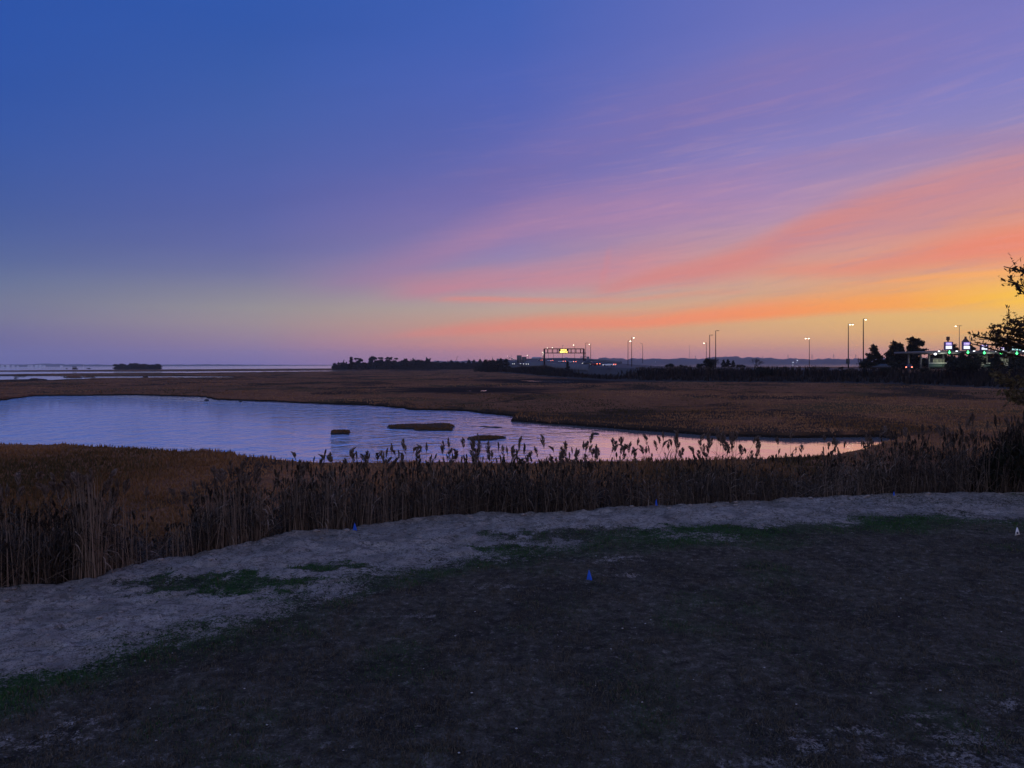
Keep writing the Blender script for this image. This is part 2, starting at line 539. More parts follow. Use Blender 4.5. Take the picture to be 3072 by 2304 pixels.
reed_mat = tinted('reed_straw', [(0, (.014, .011, .009)), (.5, (.052, .039, .030)), (1, (.26, .19, .14))], trans=.08)
reed_leaf_mat = tinted('reed_leaf', [(0, (.02, .017, .012)), (.6, (.045, .035, .024)), (1, (.10, .075, .05))], trans=.15)
plume_mat = tinted('reed_plume', [(0, (.055, .040, .032)), (.5, (.13, .095, .076)), (1, (.26, .19, .15))], trans=.2)
lawn_grass_mat = tinted('lawn_grass', [(0, (.020, .066, .016)), (.33, (.042, .090, .026)), (.45, (.056, .048, .034)), (.75, (.108, .092, .068)), (1, (.21, .18, .14))], spec=.05)
marsh_grass_mat = tinted('marsh_grass', [(0, (.055, .042, .018)), (.35, (.16, .080, .032)), (.7, (.27, .130, .056)), (1, (.38, .19, .09))], spec=.05, trans=.1)
brush_mat = tinted('brush', [(0, (.006, .006, .006)), (.6, (.034, .026, .022)), (1, (.17, .12, .095))], spec=.05)
foliage_mat = tinted('dark_foliage', [(0, (.005, .007, .005)), (.6, (.012, .015, .009)), (1, (.025, .026, .014))], spec=.1)
oak_mat = tinted('autumn_leaf', [(0, (.02, .016, .008)), (.5, (.045, .032, .014)), (1, (.10, .055, .022))], spec=.1, trans=.2)
olive_mat = tinted('olive_leaf', [(0, (.04, .034, .016)), (.5, (.10, .075, .034)), (1, (.17, .13, .06))], spec=.1, trans=.15)
bark_mat = simple('bark', (.025, .02, .017), .9, scale=9)
steel_mat = simple('galvanised_steel', (.12, .12, .13), .5, .6)
darksteel_mat = simple('dark_steel', (.02, .014, .014), .6, .3)
concrete_mat = simple('concrete', (.11, .11, .12), .85, scale=.4)
asphalt_mat = simple('asphalt', (.05, .05, .052), .85, scale=.5)
sign_back_mat = simple('sign_back', (.12, .13, .15), .5, .2)
glass_dark = simple('car_glass', (.015, .016, .02), .12, var=.1, spec=.6)
rubber_mat = simple('rubber', (.02, .02, .02), .9)
white_paint = simple('white_paint', (.72, .72, .70), .6, var=.1)
mud_mat = simple('mud', (.012, .010, .009), .8, var=.4, scale=1.5)
lamp_mat = emit('lamp_glow', (1.0, .90, .66), 8)
head_mat = emit('headlight_glow', (1.0, .96, .85), 18)
tail_mat = emit('taillight_glow', (1.0, .16, .06), 9)

# ------------------------------------------------------------------ ground: layout curves (from the photograph, put on the ground plane)
ZW = -1.0                      # water level
ZM = -0.62                     # marsh level
_reed = [(-700, 1935), (0, 1782), (278, 1746), (326, 1722), (667, 1653), (861, 1608), (1055, 1590), (1250, 1562), (1472, 1541), (1667, 1542),
         (1875, 1528), (2083, 1521), (2292, 1507), (2500, 1495), (2778, 1485), (3072, 1483), (3700, 1480)]
RL = np.array([tuple(on(x, y))[:2] for x, y in _reed])
_lawn = [(-700, 2230), (0, 2060), (278, 1986), (398, 1958), (583, 1917), (741, 1868), (904, 1812), (1000, 1782), (1190, 1728), (1335, 1696), (1452, 1668),
         (1633, 1634), (2083, 1611), (2500, 1572), (2778, 1556), (3072, 1560), (3700, 1560)]
LL = np.array([tuple(on(x, y))[:2] for x, y in _lawn])


def reed_line(x): return np.interp(x, RL[:, 0], RL[:, 1])
def lawn_line(x): return np.interp(x, LL[:, 0], LL[:, 1])


def reed_s(x, y):
    """distance beyond the reed line (metres, roughly perpendicular)"""
    return (y - reed_line(x)) * 0.92


def sand_mask(x, y):
    w = lawn_line(x)
    s = (y - w) + fbm(x * .8, y * .8, 4, 3) * 1.5 + fbm(x * 4, y * 4, 3, 8) * .55
    m = np.clip((s - .25) / 2.4 + .5, 0, 1)
    m = m * (1 - .38 * np.clip((x - 3) / 14, 0, 1) * np.clip(.6 + fbm(x * .5, y * .9, 4, 66) * 1.4, 0, 1))  # less sand toward the right: the shade there is put into the colour
    # grassy patches on the sand strip and bare patches on the lawn
    for cx, cy, rx, ry in ((700, 1752, 1.6, .8), (560, 1760, 1.0, .5), (1720, 1600, 2.2, .7), (980, 1700, .8, .4), (1500, 1640, 1.0, .4), (2150, 1590, 2, .5), (2400, 1600, 2, .6)):
        p = on(cx, cy)
        d = np.hypot((x - p.x) / rx, (y - p.y) / ry) + fbm(x * 2.4, y * 3, 5, 21, .65) * 1.5
        m = m * np.clip((d - .35) * .95, .12, 1)
    for cx, cy, rx, ry in ((1850, 1676, .9, .45), (1900, 1725, .55, .14), (2440, 2230, .75, .3), (2640, 2260, .5, .32), (2900, 2220, .7, .45), (3000, 2130, .6, .3), (2300, 2300, .6, .2), (60, 2230, .7, .3),
                           (250, 2180, .5, .2), (1500, 1760, 1.0, .16), (2880, 2290, .9, .35), (1250, 1850, .5, .14), (620, 2130, .35, .12), (2560, 2200, .45, .18), (2750, 2150, .3, .12)):
        p = on(cx, cy)
        d = np.hypot((x - p.x) / rx, (y - p.y) / ry) + fbm(x * 5, y * 5, 4, 31) * 1.1
        m = np.maximum(m, np.clip((1.15 - d) * .55, 0, .5))
    return m


def green_mask(x, y):
    s = lawn_line(x) - y + fbm(x * .7, y * .7, 4, 5) * 1.2
    g = np.clip(1.6 - s / 1.25, 0, 1) * np.clip(.95 - .5 * np.clip((x - 2) / 7, 0, 1) + fbm(x * .35, y * .35, 2, 77) * 1.0, .25, 1)
    return np.clip(g + np.clip(fbm(x * .5, y * .5, 4, 41) - .22, 0, 1) * .9, 0, 1)


def near_z(x, y):
    s = reed_s(x, y)
    z = fbm(x * .12, y * .12, 3, 1) * .10
    sm = sand_mask(x, y)
    band = np.clip(1 - np.abs(s + 1.2) / 2.2, 0, 1)
    z = z + sm * (fbm(x * 1.1, y * 1.1, 4, 9) * .07 + band * .06)
    # trampled, lumpy sand: ridged noise reads as footprints and clods
    z = z + sm * (.07 * (1 - np.abs(fbm(x * 1.3, y * 1.9, 4, 13, .5)) * 2.4) - .03) + sm * fbm(x * 5, y * 6, 3, 15) * .035
    z = z + (1 - sm) * (fbm(x * 2.2, y * 2.2, 4, 12, .6) * .05 + .03)
    z = z - np.clip(s - .1, 0, 8) ** 1.0 * .28 + np.clip(1 - np.abs(s) / .35, 0, 1) * .05
    return np.maximum(z, -1.6)


def axis(lo, hi, st, far_lo, far_hi):
    mid = np.arange(lo, hi + st * .5, st)
    g = st * 1.35 ** np.arange(1, 24)
    l = lo - np.cumsum(g); r = hi + np.cumsum(g)
    return np.concatenate([l[l > far_lo][::-1], mid, r[r < far_hi]])


ax = axis(-15, 26, .07, -90, 110); ay = axis(7.5, 33, .07, -60, 34.5)
GX, GY = np.meshgrid(ax, ay)
GZ = near_z(GX, GY)



def near_z_fast(x, y):
    # bilinear lookup in the finished ground grid
    i = np.clip(np.searchsorted(ax, x) - 1, 0, len(ax) - 2); j = np.clip(np.searchsorted(ay, y) - 1, 0, len(ay) - 2)
    u = (x - ax[i]) / (ax[i + 1] - ax[i]); v = (y - ay[j]) / (ay[j + 1] - ay[j])
    return (GZ[j, i] * (1 - u) + GZ[j, i + 1] * u) * (1 - v) + (GZ[j + 1, i] * (1 - u) + GZ[j + 1, i + 1] * u) * v


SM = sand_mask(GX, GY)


def sand_fast(x, y):
    i = np.clip(np.searchsorted(ax, x), 0, len(ax) - 1); j = np.clip(np.searchsorted(ay, y), 0, len(ay) - 1)
    return SM[j, i]


m, nt, b = principled('lawn_and_sand')
pos = S(nt, nt.nodes.new('ShaderNodeNewGeometry').outputs['Position'])
at_s = nt.nodes.new('ShaderNodeAttribute'); at_s.attribute_name = 'sand'
at_g = nt.nodes.new('ShaderNodeAttribute'); at_g.attribute_name = 'green'
sand = S(nt, at_s.outputs['Fac']); green = S(nt, at_g.outputs['Fac'])
n1 = noise(nt, pos, 5.0, 5, .65); n2 = noise(nt, pos, 28.0, 4, .6); n3 = noise(nt, pos, 1.1, 4, .55, .5)
c_sand = n3.ramp([(.3, (.25, .21, .18)), (.5, (.345, .29, .25)), (.72, (.45, .385, .335))])
c_sand = mix(nt, n2.step(.50, .70), c_sand, (.13, .10, .08))
damp = noise(nt, pos, .55, 4, .6, 1.0)
c_sand = mix(nt, damp.step(.48, .62) * .65, c_sand, (.17, .148, .135))
c_sand = mix(nt, noise(nt, pos, 2.6, 5, .7, 1.6).step(.52, .60) * .65, c_sand, (.11, .095, .085))
c_sand = mix(nt, noise(nt, pos, 7.0, 5, .75, .6).step(.54, .62) * .6, c_sand, (.08, .065, .052))
c_dry = n1.ramp([(.3, (.040, .034, .026)), (.5, (.082, .070, .054)), (.72, (.17, .148, .118))])
c_green = n1.ramp([(.3, (.018, .048, .014)), (.7, (.040, .076, .026))])
c_soil = mix(nt, green, c_dry, c_green)
c_soil = mix(nt, n2.step(.56, .72) * .45, c_soil, (.20, .165, .135))
c_soil = mix(nt, n2.step(.46, .30) * .8, c_soil, (.010, .009, .009))
c_soil = mix(nt, noise(nt, pos, 3.2, 4, .65, .8).step(.50, .66) * .55, c_soil, (.012, .011, .011))
c_soil = mix(nt, noise(nt, pos, .5, 4, .6, .8).step(.42, .62) * .55, c_soil, (.018, .016, .015))
n4 = noise(nt, pos, 14.0, 5, .7)
edge = (sand + (n2 - .5) * 1.6 + (n4 - .5) * 2.8 + (n1 - .5) * 1.6).step(.28, .76)
setc(nt, b, 'Base Color', mix(nt, edge, c_soil, c_sand))
b.inputs['Roughness'].default_value = 1.0; b.inputs['Specular IOR Level'].default_value = .05
bp = nt.nodes.new('ShaderNodeBump'); bp.inputs['Strength'].default_value = 1.0; bp.inputs['Distance'].default_value = .08
nt.links.new((n2 * .6 + n1 + noise(nt, pos, 70, 3, .6) * .35).s, bp.inputs['Height']); nt.links.new(bp.outputs[0], b.inputs['Normal'])
lawn_mat = m
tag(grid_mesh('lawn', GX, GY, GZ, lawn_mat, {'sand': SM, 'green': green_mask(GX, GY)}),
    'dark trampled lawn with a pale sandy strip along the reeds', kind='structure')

# ------------------------------------------------------------------ marsh with its ponds and creeks
POND = [(-900, 1216), (-300, 1208), (0, 1202.5), (101, 1188), (253, 1187), (405, 1185), (560, 1189), (611, 1191), (653, 1200), (800, 1204), (972, 1212), (1090, 1216), (1208, 1225),
        (1212, 1229), (1389, 1233), (1514, 1246), (1545, 1251), (1528, 1264), (1667, 1274), (1800, 1283), (1944, 1294), (2060, 1303), (2167, 1309), (2361, 1314), (2639, 1312), (2700, 1322),
        (2650, 1340), (2580, 1368), (2480, 1386), (2300, 1398), (2000, 1404), (1500, 1407), (1100, 1407), (900, 1403), (850, 1399), (780, 1391), (735, 1386), (712, 1373), (640, 1370),
        (560, 1372), (480, 1366), (400, 1362), (280, 1357), (200, 1350), (100, 1354), (0, 1352), (-300, 1352), (-900, 1360)]
CREEK = [(-700, 1127), (40, 1127.6), (44, 1129.5), (77, 1129.5), (82, 1127.6), (181, 1127.6), (200, 1129), (560, 1128.6), (700, 1130), (755, 1131.6), (700, 1133.4), (560, 1134.8), (430, 1134.5), (400, 1136.4),
         (278, 1136), (250, 1138), (185, 1139), (150, 1140.5), (130, 1137.5), (95, 1136), (88, 1138.4), (0, 1140), (-700, 1142)]
CREEK_ISLES = [[(38, 1134), (54, 1134), (52, 1135.6), (40, 1135.6)], [(192, 1131.6), (240, 1131.8), (246, 1133.2), (212, 1134.6), (196, 1133)], [(248, 1131), (290, 1131.2), (285, 1132.2), (250, 1132)],
               [(430, 1130), (446, 1130), (446, 1132), (431, 1132)]]
CHANNEL = [(-700, 1115), (0, 1115), (560, 1114), (950, 1111.6), (1090, 1111.4), (1165, 1112), (1080, 1113.4), (950, 1115), (560, 1119.5), (253, 1121), (0, 1124.5), (-700, 1127)]
POOLS = [[(1195, 1111.4), (1240, 1110.2), (1300, 1109.8), (1302, 1110.8), (1240, 1112.2)], [(1560, 1141.8), (1640, 1140.4), (1750, 1143.4), (1704, 1149), (1620, 1147)],
         [(1398, 1173), (1416, 1171.5), (1414, 1174)], [(1438, 1173), (1450, 1171.2), (1468, 1170.8), (1452, 1174.4)], [(112, 1139.8), (122, 1139.8), (121, 1141), (114, 1141)]]
wpl = lambda pp, z=ZW: [tuple(on(x, y, z))[:2] for x, y in pp]
W_POND, W_CREEK, W_CHAN = wpl(POND), wpl(CREEK), wpl(CHANNEL)
W_ISLES, W_POOLS = [wpl(p) for p in CREEK_ISLES], [wpl(p) for p in POOLS]


def water_d(x, y):
    """signed distance to open water (negative in the water), ragged edge"""
    r = np.hypot(x, y)
    j = fbm(x * .22, y * .22, 4, 51) * .9 + fbm(x * .9, y * .9, 3, 52) * .3
    d = sdist(x, y, W_POND) + j * np.clip((r - 35) / 60, .35, 1.2)
    dc = sdist(x, y, W_CREEK)
    for p in W_ISLES: dc = np.maximum(dc, -sdist(x, y, p) )
    d2 = np.minimum(dc, sdist(x, y, W_CHAN)) + j * 1.2
    for p in W_POOLS: d2 = np.minimum(d2, sdist(x, y, p) + j * .3)
    return np.minimum(d, d2)


def marsh_z(x, y, wd=None):
    r = np.hypot(x, y)
    wd = water_d(x, y) if wd is None else wd
    top = ZM + fbm(x * .05, y * .05, 3, 60) * .10 + fbm(x * .35, y * .5, 4, 61) * .14 * np.clip(r / 90, .6, 1.6) + fbm(x * 1.6, y * 1.6, 3, 64) * .07
    lip = np.clip(1 - wd / 2.5, 0, 1) * .06
    k = np.clip((wd + .25) / .6, 0, 1); k = k * k * (3 - 2 * k)
    z = (ZW - .45) * (1 - k) + (top + lip) * k
    dp = np.full(np.shape(x), 99.0)
    for p in W_POOLS: dp = np.minimum(dp, sdist(x, y, p))
    sh = np.clip(dp / 34, 0, 1)
    z = np.where(wd > 0, (ZW + .08) * (1 - sh) + z * sh, z)
    s = reed_s(x, y)
    return np.where(s < 2.5, np.minimum(z, near_z(x, y) - .25 - .0 * s), z)


rows = np.concatenate([np.geomspace(15, 60, 230), np.geomspace(60.3, 160, 240), np.geomspace(160.5, 1130, 230)])
angs = np.radians(np.linspace(-52, 52, 620))
MX, MY = rows[:, None] * np.sin(angs)[None], rows[:, None] * np.cos(angs)[None]
MWD = water_d(MX, MY)
MZ = marsh_z(MX, MY, MWD)
MZ[-1] = ZW - .5
m, nt, b = principled('salt_marsh')
pos = S(nt, nt.nodes.new('ShaderNodeNewGeometry').outputs['Position'])
sx = nt.nodes.new('ShaderNodeSeparateXYZ'); nt.links.new(pos.s, sx.inputs[0])
px_, py_, pz_ = (S(nt, sx.outputs[i]) for i in range(3))
a1 = noise(nt, xyz(nt, px_ * .03, py_ * .035, 0.), 1.0, 5, .6, .6)
a2 = noise(nt, xyz(nt, px_ * .25, py_ * .3, 0.), 1.0, 5, .65, .3)
a3 = noise(nt, pos, 2.2, 4, .65)
c = (a2 * .55 + a3 * .45).ramp([(.3, (.085, .040, .022)), (.5, (.185, .080, .040)), (.72, (.31, .135, .066))])
c = mix(nt, a1.step(.50, .62) * .8, c, (.060, .048, .022))
a4 = noise(nt, xyz(nt, px_ * .035, py_ * .02, 5.), 1.0, 5, .65, .8)
c = mix(nt, a4.step(.51, .58) * .9, c, (.030, .022, .016))
c = mix(nt, (1.0 - a1).step(.55, .70) * .55, c, (.24, .11, .05))
c = mix(nt, (pz_ + (a3 - .5) * .16).step(-.70, -.86), c, (.016, .012, .010))
setc(nt, b, 'Base Color', c)
b.inputs['Roughness'].default_value = 1.0; b.inputs['Specular IOR Level'].default_value = .03
bp = nt.nodes.new('ShaderNodeBump'); bp.inputs['Strength'].default_value = 1.0; bp.inputs['Distance'].default_value = .35
nt.links.new((a3 + a2 * .8).s, bp.inputs['Height']); nt.links.new(bp.outputs[0], b.inputs['Normal'])
marsh_mat = m
tag(grid_mesh('marsh', MX, MY, MZ, marsh_mat), 'flat brown salt marsh cut by ponds and creeks', kind='structure')

# ------------------------------------------------------------------ water: one sheet to the horizon
m, nt, b = principled('water')
pos = S(nt, nt.nodes.new('ShaderNodeNewGeometry').outputs['Position'])
sx = nt.nodes.new('ShaderNodeSeparateXYZ'); nt.links.new(pos.s, sx.inputs[0])
px_, py_ = S(nt, sx.outputs[0]), S(nt, sx.outputs[1])
b.inputs['Base Color'].default_value = (.84, .86, .92, 1); b.inputs['Metallic'].default_value = .85; b.inputs['Roughness'].default_value = .04; b.inputs['IOR'].default_value = 1.33
w1 = noise(nt, xyz(nt, px_ * .9 + py_ * .25, py_ * 1.5 - px_ * .2, 0.), 1.0, 3, .55, .5)
w0 = noise(nt, xyz(nt, px_ * .42 + py_ * .05, py_ * .30 - px_ * .06, 7.), 1.0, 2, .5, .4)
w2 = noise(nt, xyz(nt, px_ * 3.2, py_ * 4.4 + px_ * .6, 4.), 1.0, 3, .6, .3)
gust = noise(nt, xyz(nt, px_ * .018, py_ * .03, 2.), 1.0, 3, .5, .6)
calm = (px_ - 3.0 + (gust - .5) * 30).step(-20, 8, 1.0, .03) * gust.step(.28, .5, .55, 1.0)
lee = (py_ + px_ * .60 + (gust - .5) * 10).step(84, 102, 1.0, .22)
bp = nt.nodes.new('ShaderNodeBump'); bp.inputs['Distance'].default_value = .30
nt.links.new((w0 * 4.4 + w1 * 1.5 + w2 * .25).s, bp.inputs['Height']); nt.links.new((calm * lee * .75).s, bp.inputs['Strength'])
nt.links.new(bp.outputs[0], b.inputs['Normal'])
water_mat = m
wx = axis(-60, 60, 6, -14000, 14000); wy = np.concatenate([np.linspace(28, 200, 30), np.geomspace(215, 14000, 40)])
WX, WY = np.meshgrid(wx, wy)
tag(grid_mesh('water', WX, WY, np.full(WX.shape, ZW), water_mat), 'rippled blue and pink pond and bay water', kind='structure')

# ------------------------------------------------------------------ far land
def ridge(name, pts, D, depth, label, mat, seed):
    """low wooded land: a solid rounded bank with a bumpy tree-top outline"""
    xs = np.linspace(pts[0][0], pts[-1][0], 420)
    top = np.interp(xs, [p[0] for p in pts], [p[1] for p in pts])
    prof = [(0, 0), (.05, .55), (.2, .85), (.45, 1.0), (.75, .9), (1, 0)]
    X = np.zeros((len(prof), len(xs))); Y = X.copy(); Z = X.copy()
    for i, (x, yy) in enumerate(zip(xs, top)):
        p = at(x, yy, D + depth * .4)
        d = ray(x, yy); k = d.x / d.y
        for j, (u, h) in enumerate(prof):
            Yv = D + depth * u
            X[j, i] = k * Yv; Y[j, i] = Yv
            hh = (p.z - ZW)
            bump = 1 + (vnoise(np.array([i * .42]), np.array([j * 2.3]), seed)[0] * .16 + vnoise(np.array([i * 1.1]), np.array([j * 1.9]), seed + 3)[0] * .10) * (0 < h)
            Z[j, i] = ZW - .3 + hh * h * bump
    return tag(grid_mesh(name, X, Y, Z, mat, smooth=False), label, kind='structure')


wood_mat = tinted('far_wood', [(0, (.015, .015, .013)), (1, (.03, .026, .02))], nscale=.02)
ridge('hills', [(1180, 1086), (1300, 1083), (1420, 1082), (1500, 1084), (1780, 1079), (1795, 1078), (1800, 1074.5), (1815, 1073), (1830, 1078), (1840, 1077.5), (1846, 1074), (1862, 1073.6), (1880, 1077.5),
                (1925, 1074), (1940, 1076), (2000, 1075.5), (2035, 1073.8), (2060, 1075.8), (2120, 1074), (2150, 1070.5), (2190, 1069), (2215, 1071), (2235, 1074), (2262, 1070.5), (2290, 1073), (2312, 1072),
                (2324, 1077), (2380, 1076), (2420, 1078), (2490, 1075.5), (2560, 1076.5), (2640, 1075), (2740, 1073), (2860, 1074), (3072, 1074), (3700, 1074)], 3300, 700, 'low wooded hills across the bay on the right', wood_mat, 3)
ridge('far_shore', [(-900, 1093), (0, 1093.6), (40, 1092.6), (80, 1093.4), (130, 1091.6), (160, 1091.4), (200, 1092.6), (260, 1093), (330, 1093.6), (480, 1094), (620, 1093), (760, 1094), (900, 1094.6), (1050, 1094.4), (1180, 1093)],
      4800, 800, 'distant low shore with houses across the bay', wood_mat, 9)

# ------------------------------------------------------------------ grass as stuff
def frustum_ok(x, y, extra=1.06):
    return np.abs(x) < y * (1536 / F) * extra + 1.5


def grass_blades(name, X, Y, Z, H, W, tint, mat, label, bend=.35):
    """one mesh of many bent tapering blades"""
    N = len(X)
    a = rng.uniform(0, 2 * np.pi, N); lean = rng.uniform(.1, 1, N) * bend * H
    dx, dy = np.cos(a), np.sin(a)
    f = rng.uniform(0, 2 * np.pi, N); sx, sy = np.cos(f) * W * .5, np.sin(f) * W * .5
    b0 = np.stack([X - sx, Y - sy, Z], 1); b1 = np.stack([X + sx, Y + sy, Z], 1)
    mx, my, mz = X + dx * lean * .35, Y + dy * lean * .35, Z + H * .6
    m0 = np.stack([mx - sx * .7, my - sy * .7, mz], 1); m1 = np.stack([mx + sx * .7, my + sy * .7, mz], 1)
    tp = np.stack([X + dx * lean, Y + dy * lean, Z + H * np.sqrt(np.clip(1 - (lean / H) ** 2 * .3, .2, 1))], 1)
    V = np.stack([b0, b1, m1, m0, tp], 1).reshape(-1, 3)
    i = np.arange(N)[:, None] * 5
    g = Geo(); g.add(V, i + np.array([[3, 2, 4]]), i + np.array([[0, 1, 2, 3]]), np.repeat(tint, 5))
    return tag(g.build(name, mat), label, kind='stuff')


# lawn: short dormant grass, density falling with distance
N = 300000
r = 7.8 * (31 / 7.8) ** rng.uniform(0, 1, N) ; th = rng.uniform(-.66, .66, N)
gx, gy = r * np.sin(th), r * np.cos(th)
sm = sand_mask(gx, gy); gm = green_mask(gx, gy)
clump = fbm(gx * 2.4, gy * 2.4, 4, 91)
keep = (sm + rng.uniform(-.3, .3, N) < .40) & (reed_s(gx, gy) < .3) & (clump + rng.uniform(-.5, .5, N) > -.25)
gx, gy, sm, gm, clump = gx[keep], gy[keep], sm[keep], gm[keep], clump[keep]
dd = np.hypot(gx, gy)
n = len(gx)
tint = np.where(rng.uniform(0, 1, n) < gm * .92, rng.uniform(.05, .36, n), rng.uniform(.40, .72, n) + np.clip(clump, -.2, .3) * .3)
grass_blades('lawn_grass', gx, gy, near_z(gx, gy) - .01, rng.uniform(.02, .06, n) * (1 + .9 * np.clip(clump, 0, 1)) * (.9 + gm * .5), .006 + dd * .0005, np.clip(tint, 0, 1), lawn_grass_mat,
             'short dormant brown and green lawn grass', .9)

# marsh grass: evenly spread over the picture, so thin clumps near and coarse ones far
N = 260000
pxs = rng.uniform(-60, 3132, N); pys = 1112 + (1640 - 1112) * rng.uniform(0, 1, N) ** 1.35
d = np.stack([_fw + _rt * 0] * 1)[0]
u = (pxs - 1536) / F; v = (1152 - pys) / F
dirs = np.array(_fw)[None] + u[:, None] * np.array(_rt)[None] + v[:, None] * np.array(_up)[None]
k = (ZM - EYE) / dirs[:, 2]
mx, my = dirs[:, 0] * k, dirs[:, 1] * k
ok = (k > 0) & (np.hypot(mx, my) < 900) & (reed_s(mx, my) > 3.2)
mx, my = mx[ok], my[ok]
wd = water_d(mx, my); rr = np.hypot(mx, my)
cl = fbm(mx * .09, my * .09, 4, 95) + fbm(mx * .5, my * .5, 3, 96) * .6
pd_ = np.full(len(mx), 99.0)
for p_ in W_POOLS: pd_ = np.minimum(pd_, sdist(mx, my, p_))
ok = (wd > .12) & (pd_ > 20) & (cl + rng.uniform(-.7, .7, len(mx)) > -.35)
mx, my, wd, rr, cl = mx[ok], my[ok], wd[ok], rr[ok], cl[ok]
n = len(mx)
mz = marsh_z(mx, my, wd)
dk = np.clip(fbm(mx * .03, my * .022, 4, 98, .6) - .08, 0, 1) * 3.6
tt = np.clip(.62 - dk + fbm(mx * .04, my * .05, 3, 97) * .75 + rng.uniform(-.22, .22, n), 0, 1)
grass_blades('marsh_grass', mx, my, mz - .03, rng.uniform(.09, .22, n) * (1 + .7 * np.clip(cl, -.3, .8)), .014 + rr * .0011, tt, marsh_grass_mat, 'tawny salt marsh grass', .6)

# ------------------------------------------------------------------ islets in the pond
def islet(label, outline, h, grassy, name='marsh_islet', cat='islet', z0=ZW):
    h = h * .62
    """outline: photograph points of its waterline"""
    pts = [on(x, y, z0) for x, y in outline]
    cx = sum(p.x for p in pts) / len(pts); cy = sum(p.y for p in pts) / len(pts)
    root = thing(name, label, cat, (cx, cy, z0))
    # resample the outline finely and roughen it
    P = []
    for i in range(len(pts)):
        a, b_ = pts[i], pts[(i + 1) % len(pts)]
        k = max(2, int((b_ - a).length / .35))
        P += [a.lerp(b_, t / k) for t in range(k)]
    n = len(P)
    ang = np.arange(n)
    V = []
    for lev, (s, z) in enumerate(((1.0, -.5), (1.0, 0.04), (.985, h * .55), (.95, h * .85), (.80, h), (.45, h * 1.04))):
        for i, p in enumerate(P):
            w = 1 + .07 * vnoise(np.array([i * .37]), np.array([lev * .7]), 5)[0]
            V.append(((p.x - cx) * s * w, (p.y - cy) * s * w, z + (.04 * vnoise(np.array([i * .8]), np.array([lev * 1.3]), 6)[0] if lev > 1 else 0)))
    q = [(l * n + i, l * n + (i + 1) % n, (l + 1) * n + (i + 1) % n, (l + 1) * n + i) for l in range(5) for i in range(n)]
    V.append((0, 0, h * 1.05)); t = [(len(V) - 1, 5 * n + i, 5 * n + (i + 1) % n) for i in range(n)]
    g = Geo(); g.add(V, t, q); g.build('mud_bank', mud_mat, root, True)
    if grassy > .2:
        poly = [(p.x, p.y) for p in P]
        X0, X1 = min(p[0] for p in poly), max(p[0] for p in poly); Y0, Y1 = min(p[1] for p in poly), max(p[1] for p in poly)
        N = int(6000 * grassy); x = rng.uniform(X0, X1, N); y = rng.uniform(Y0, Y1, N)
        k = sdist(x, y, poly) < -.05; x, y = x[k], y[k]; n2 = len(x)
        o = grass_blades('grass_top', x - cx, y - cy, np.full(n2, h * .7), rng.uniform(.03, .13, n2), np.full(n2, .06), rng.uniform(.0, .45, n2), marsh_grass_mat, None, .7)
        del o['kind']; o.parent = root
    return root


islet('small loaf-shaped grassy marsh islet standing alone in blue water', [(992, 1302), (1000, 1304), (1046, 1303), (1052, 1299), (1050, 1296), (1030, 1294), (1000, 1295), (992, 1298)], .26, .5)
islet('long flat grassy marsh islet, largest in the pond', [(1162, 1282), (1170, 1286.5), (1240, 1288), (1300, 1288), (1345, 1287), (1366, 1280), (1352, 1275), (1330, 1272.5), (1280, 1275.5), (1200, 1276.5), (1164, 1279)], .24, 1.3)
islet('low grassy marsh islet lapping the front of the long one', [(1240, 1289.5), (1250, 1292), (1355, 1292.5), (1361, 1289), (1352, 1286.8), (1300, 1287.6), (1250, 1288)], .16, .6)
islet('pointed dark grassy marsh islet just above the tall reed plumes', [(1402, 1318), (1425, 1321), (1470, 1321.5), (1490, 1319), (1517, 1314), (1496, 1312), (1470, 1310.5), (1430, 1312)], .20, .9)
islet('thin muddy islet off the marsh point', [(1440, 1280.5), (1474, 1282), (1490, 1283.6), (1506, 1282), (1496, 1280.6), (1476, 1280.8), (1452, 1279.6)], .05, 0.12)
islet('tiny dark mud lump in the pink water', [(1778, 1302.5), (1790, 1303.6), (1797, 1302.4), (1794, 1299.8), (1784, 1300)], .10, .05)
islet('dark round mud clod near the far bank of the pond, left one of two', [(613, 1202.2), (620, 1203.4), (627, 1202.4), (624, 1200), (616, 1200)], .28, .06)
islet('smaller dark mud clod by the far bank, right one of two', [(716, 1205.2), (721, 1206), (727, 1205), (724, 1203.6), (718, 1203.8)], .2, .05)

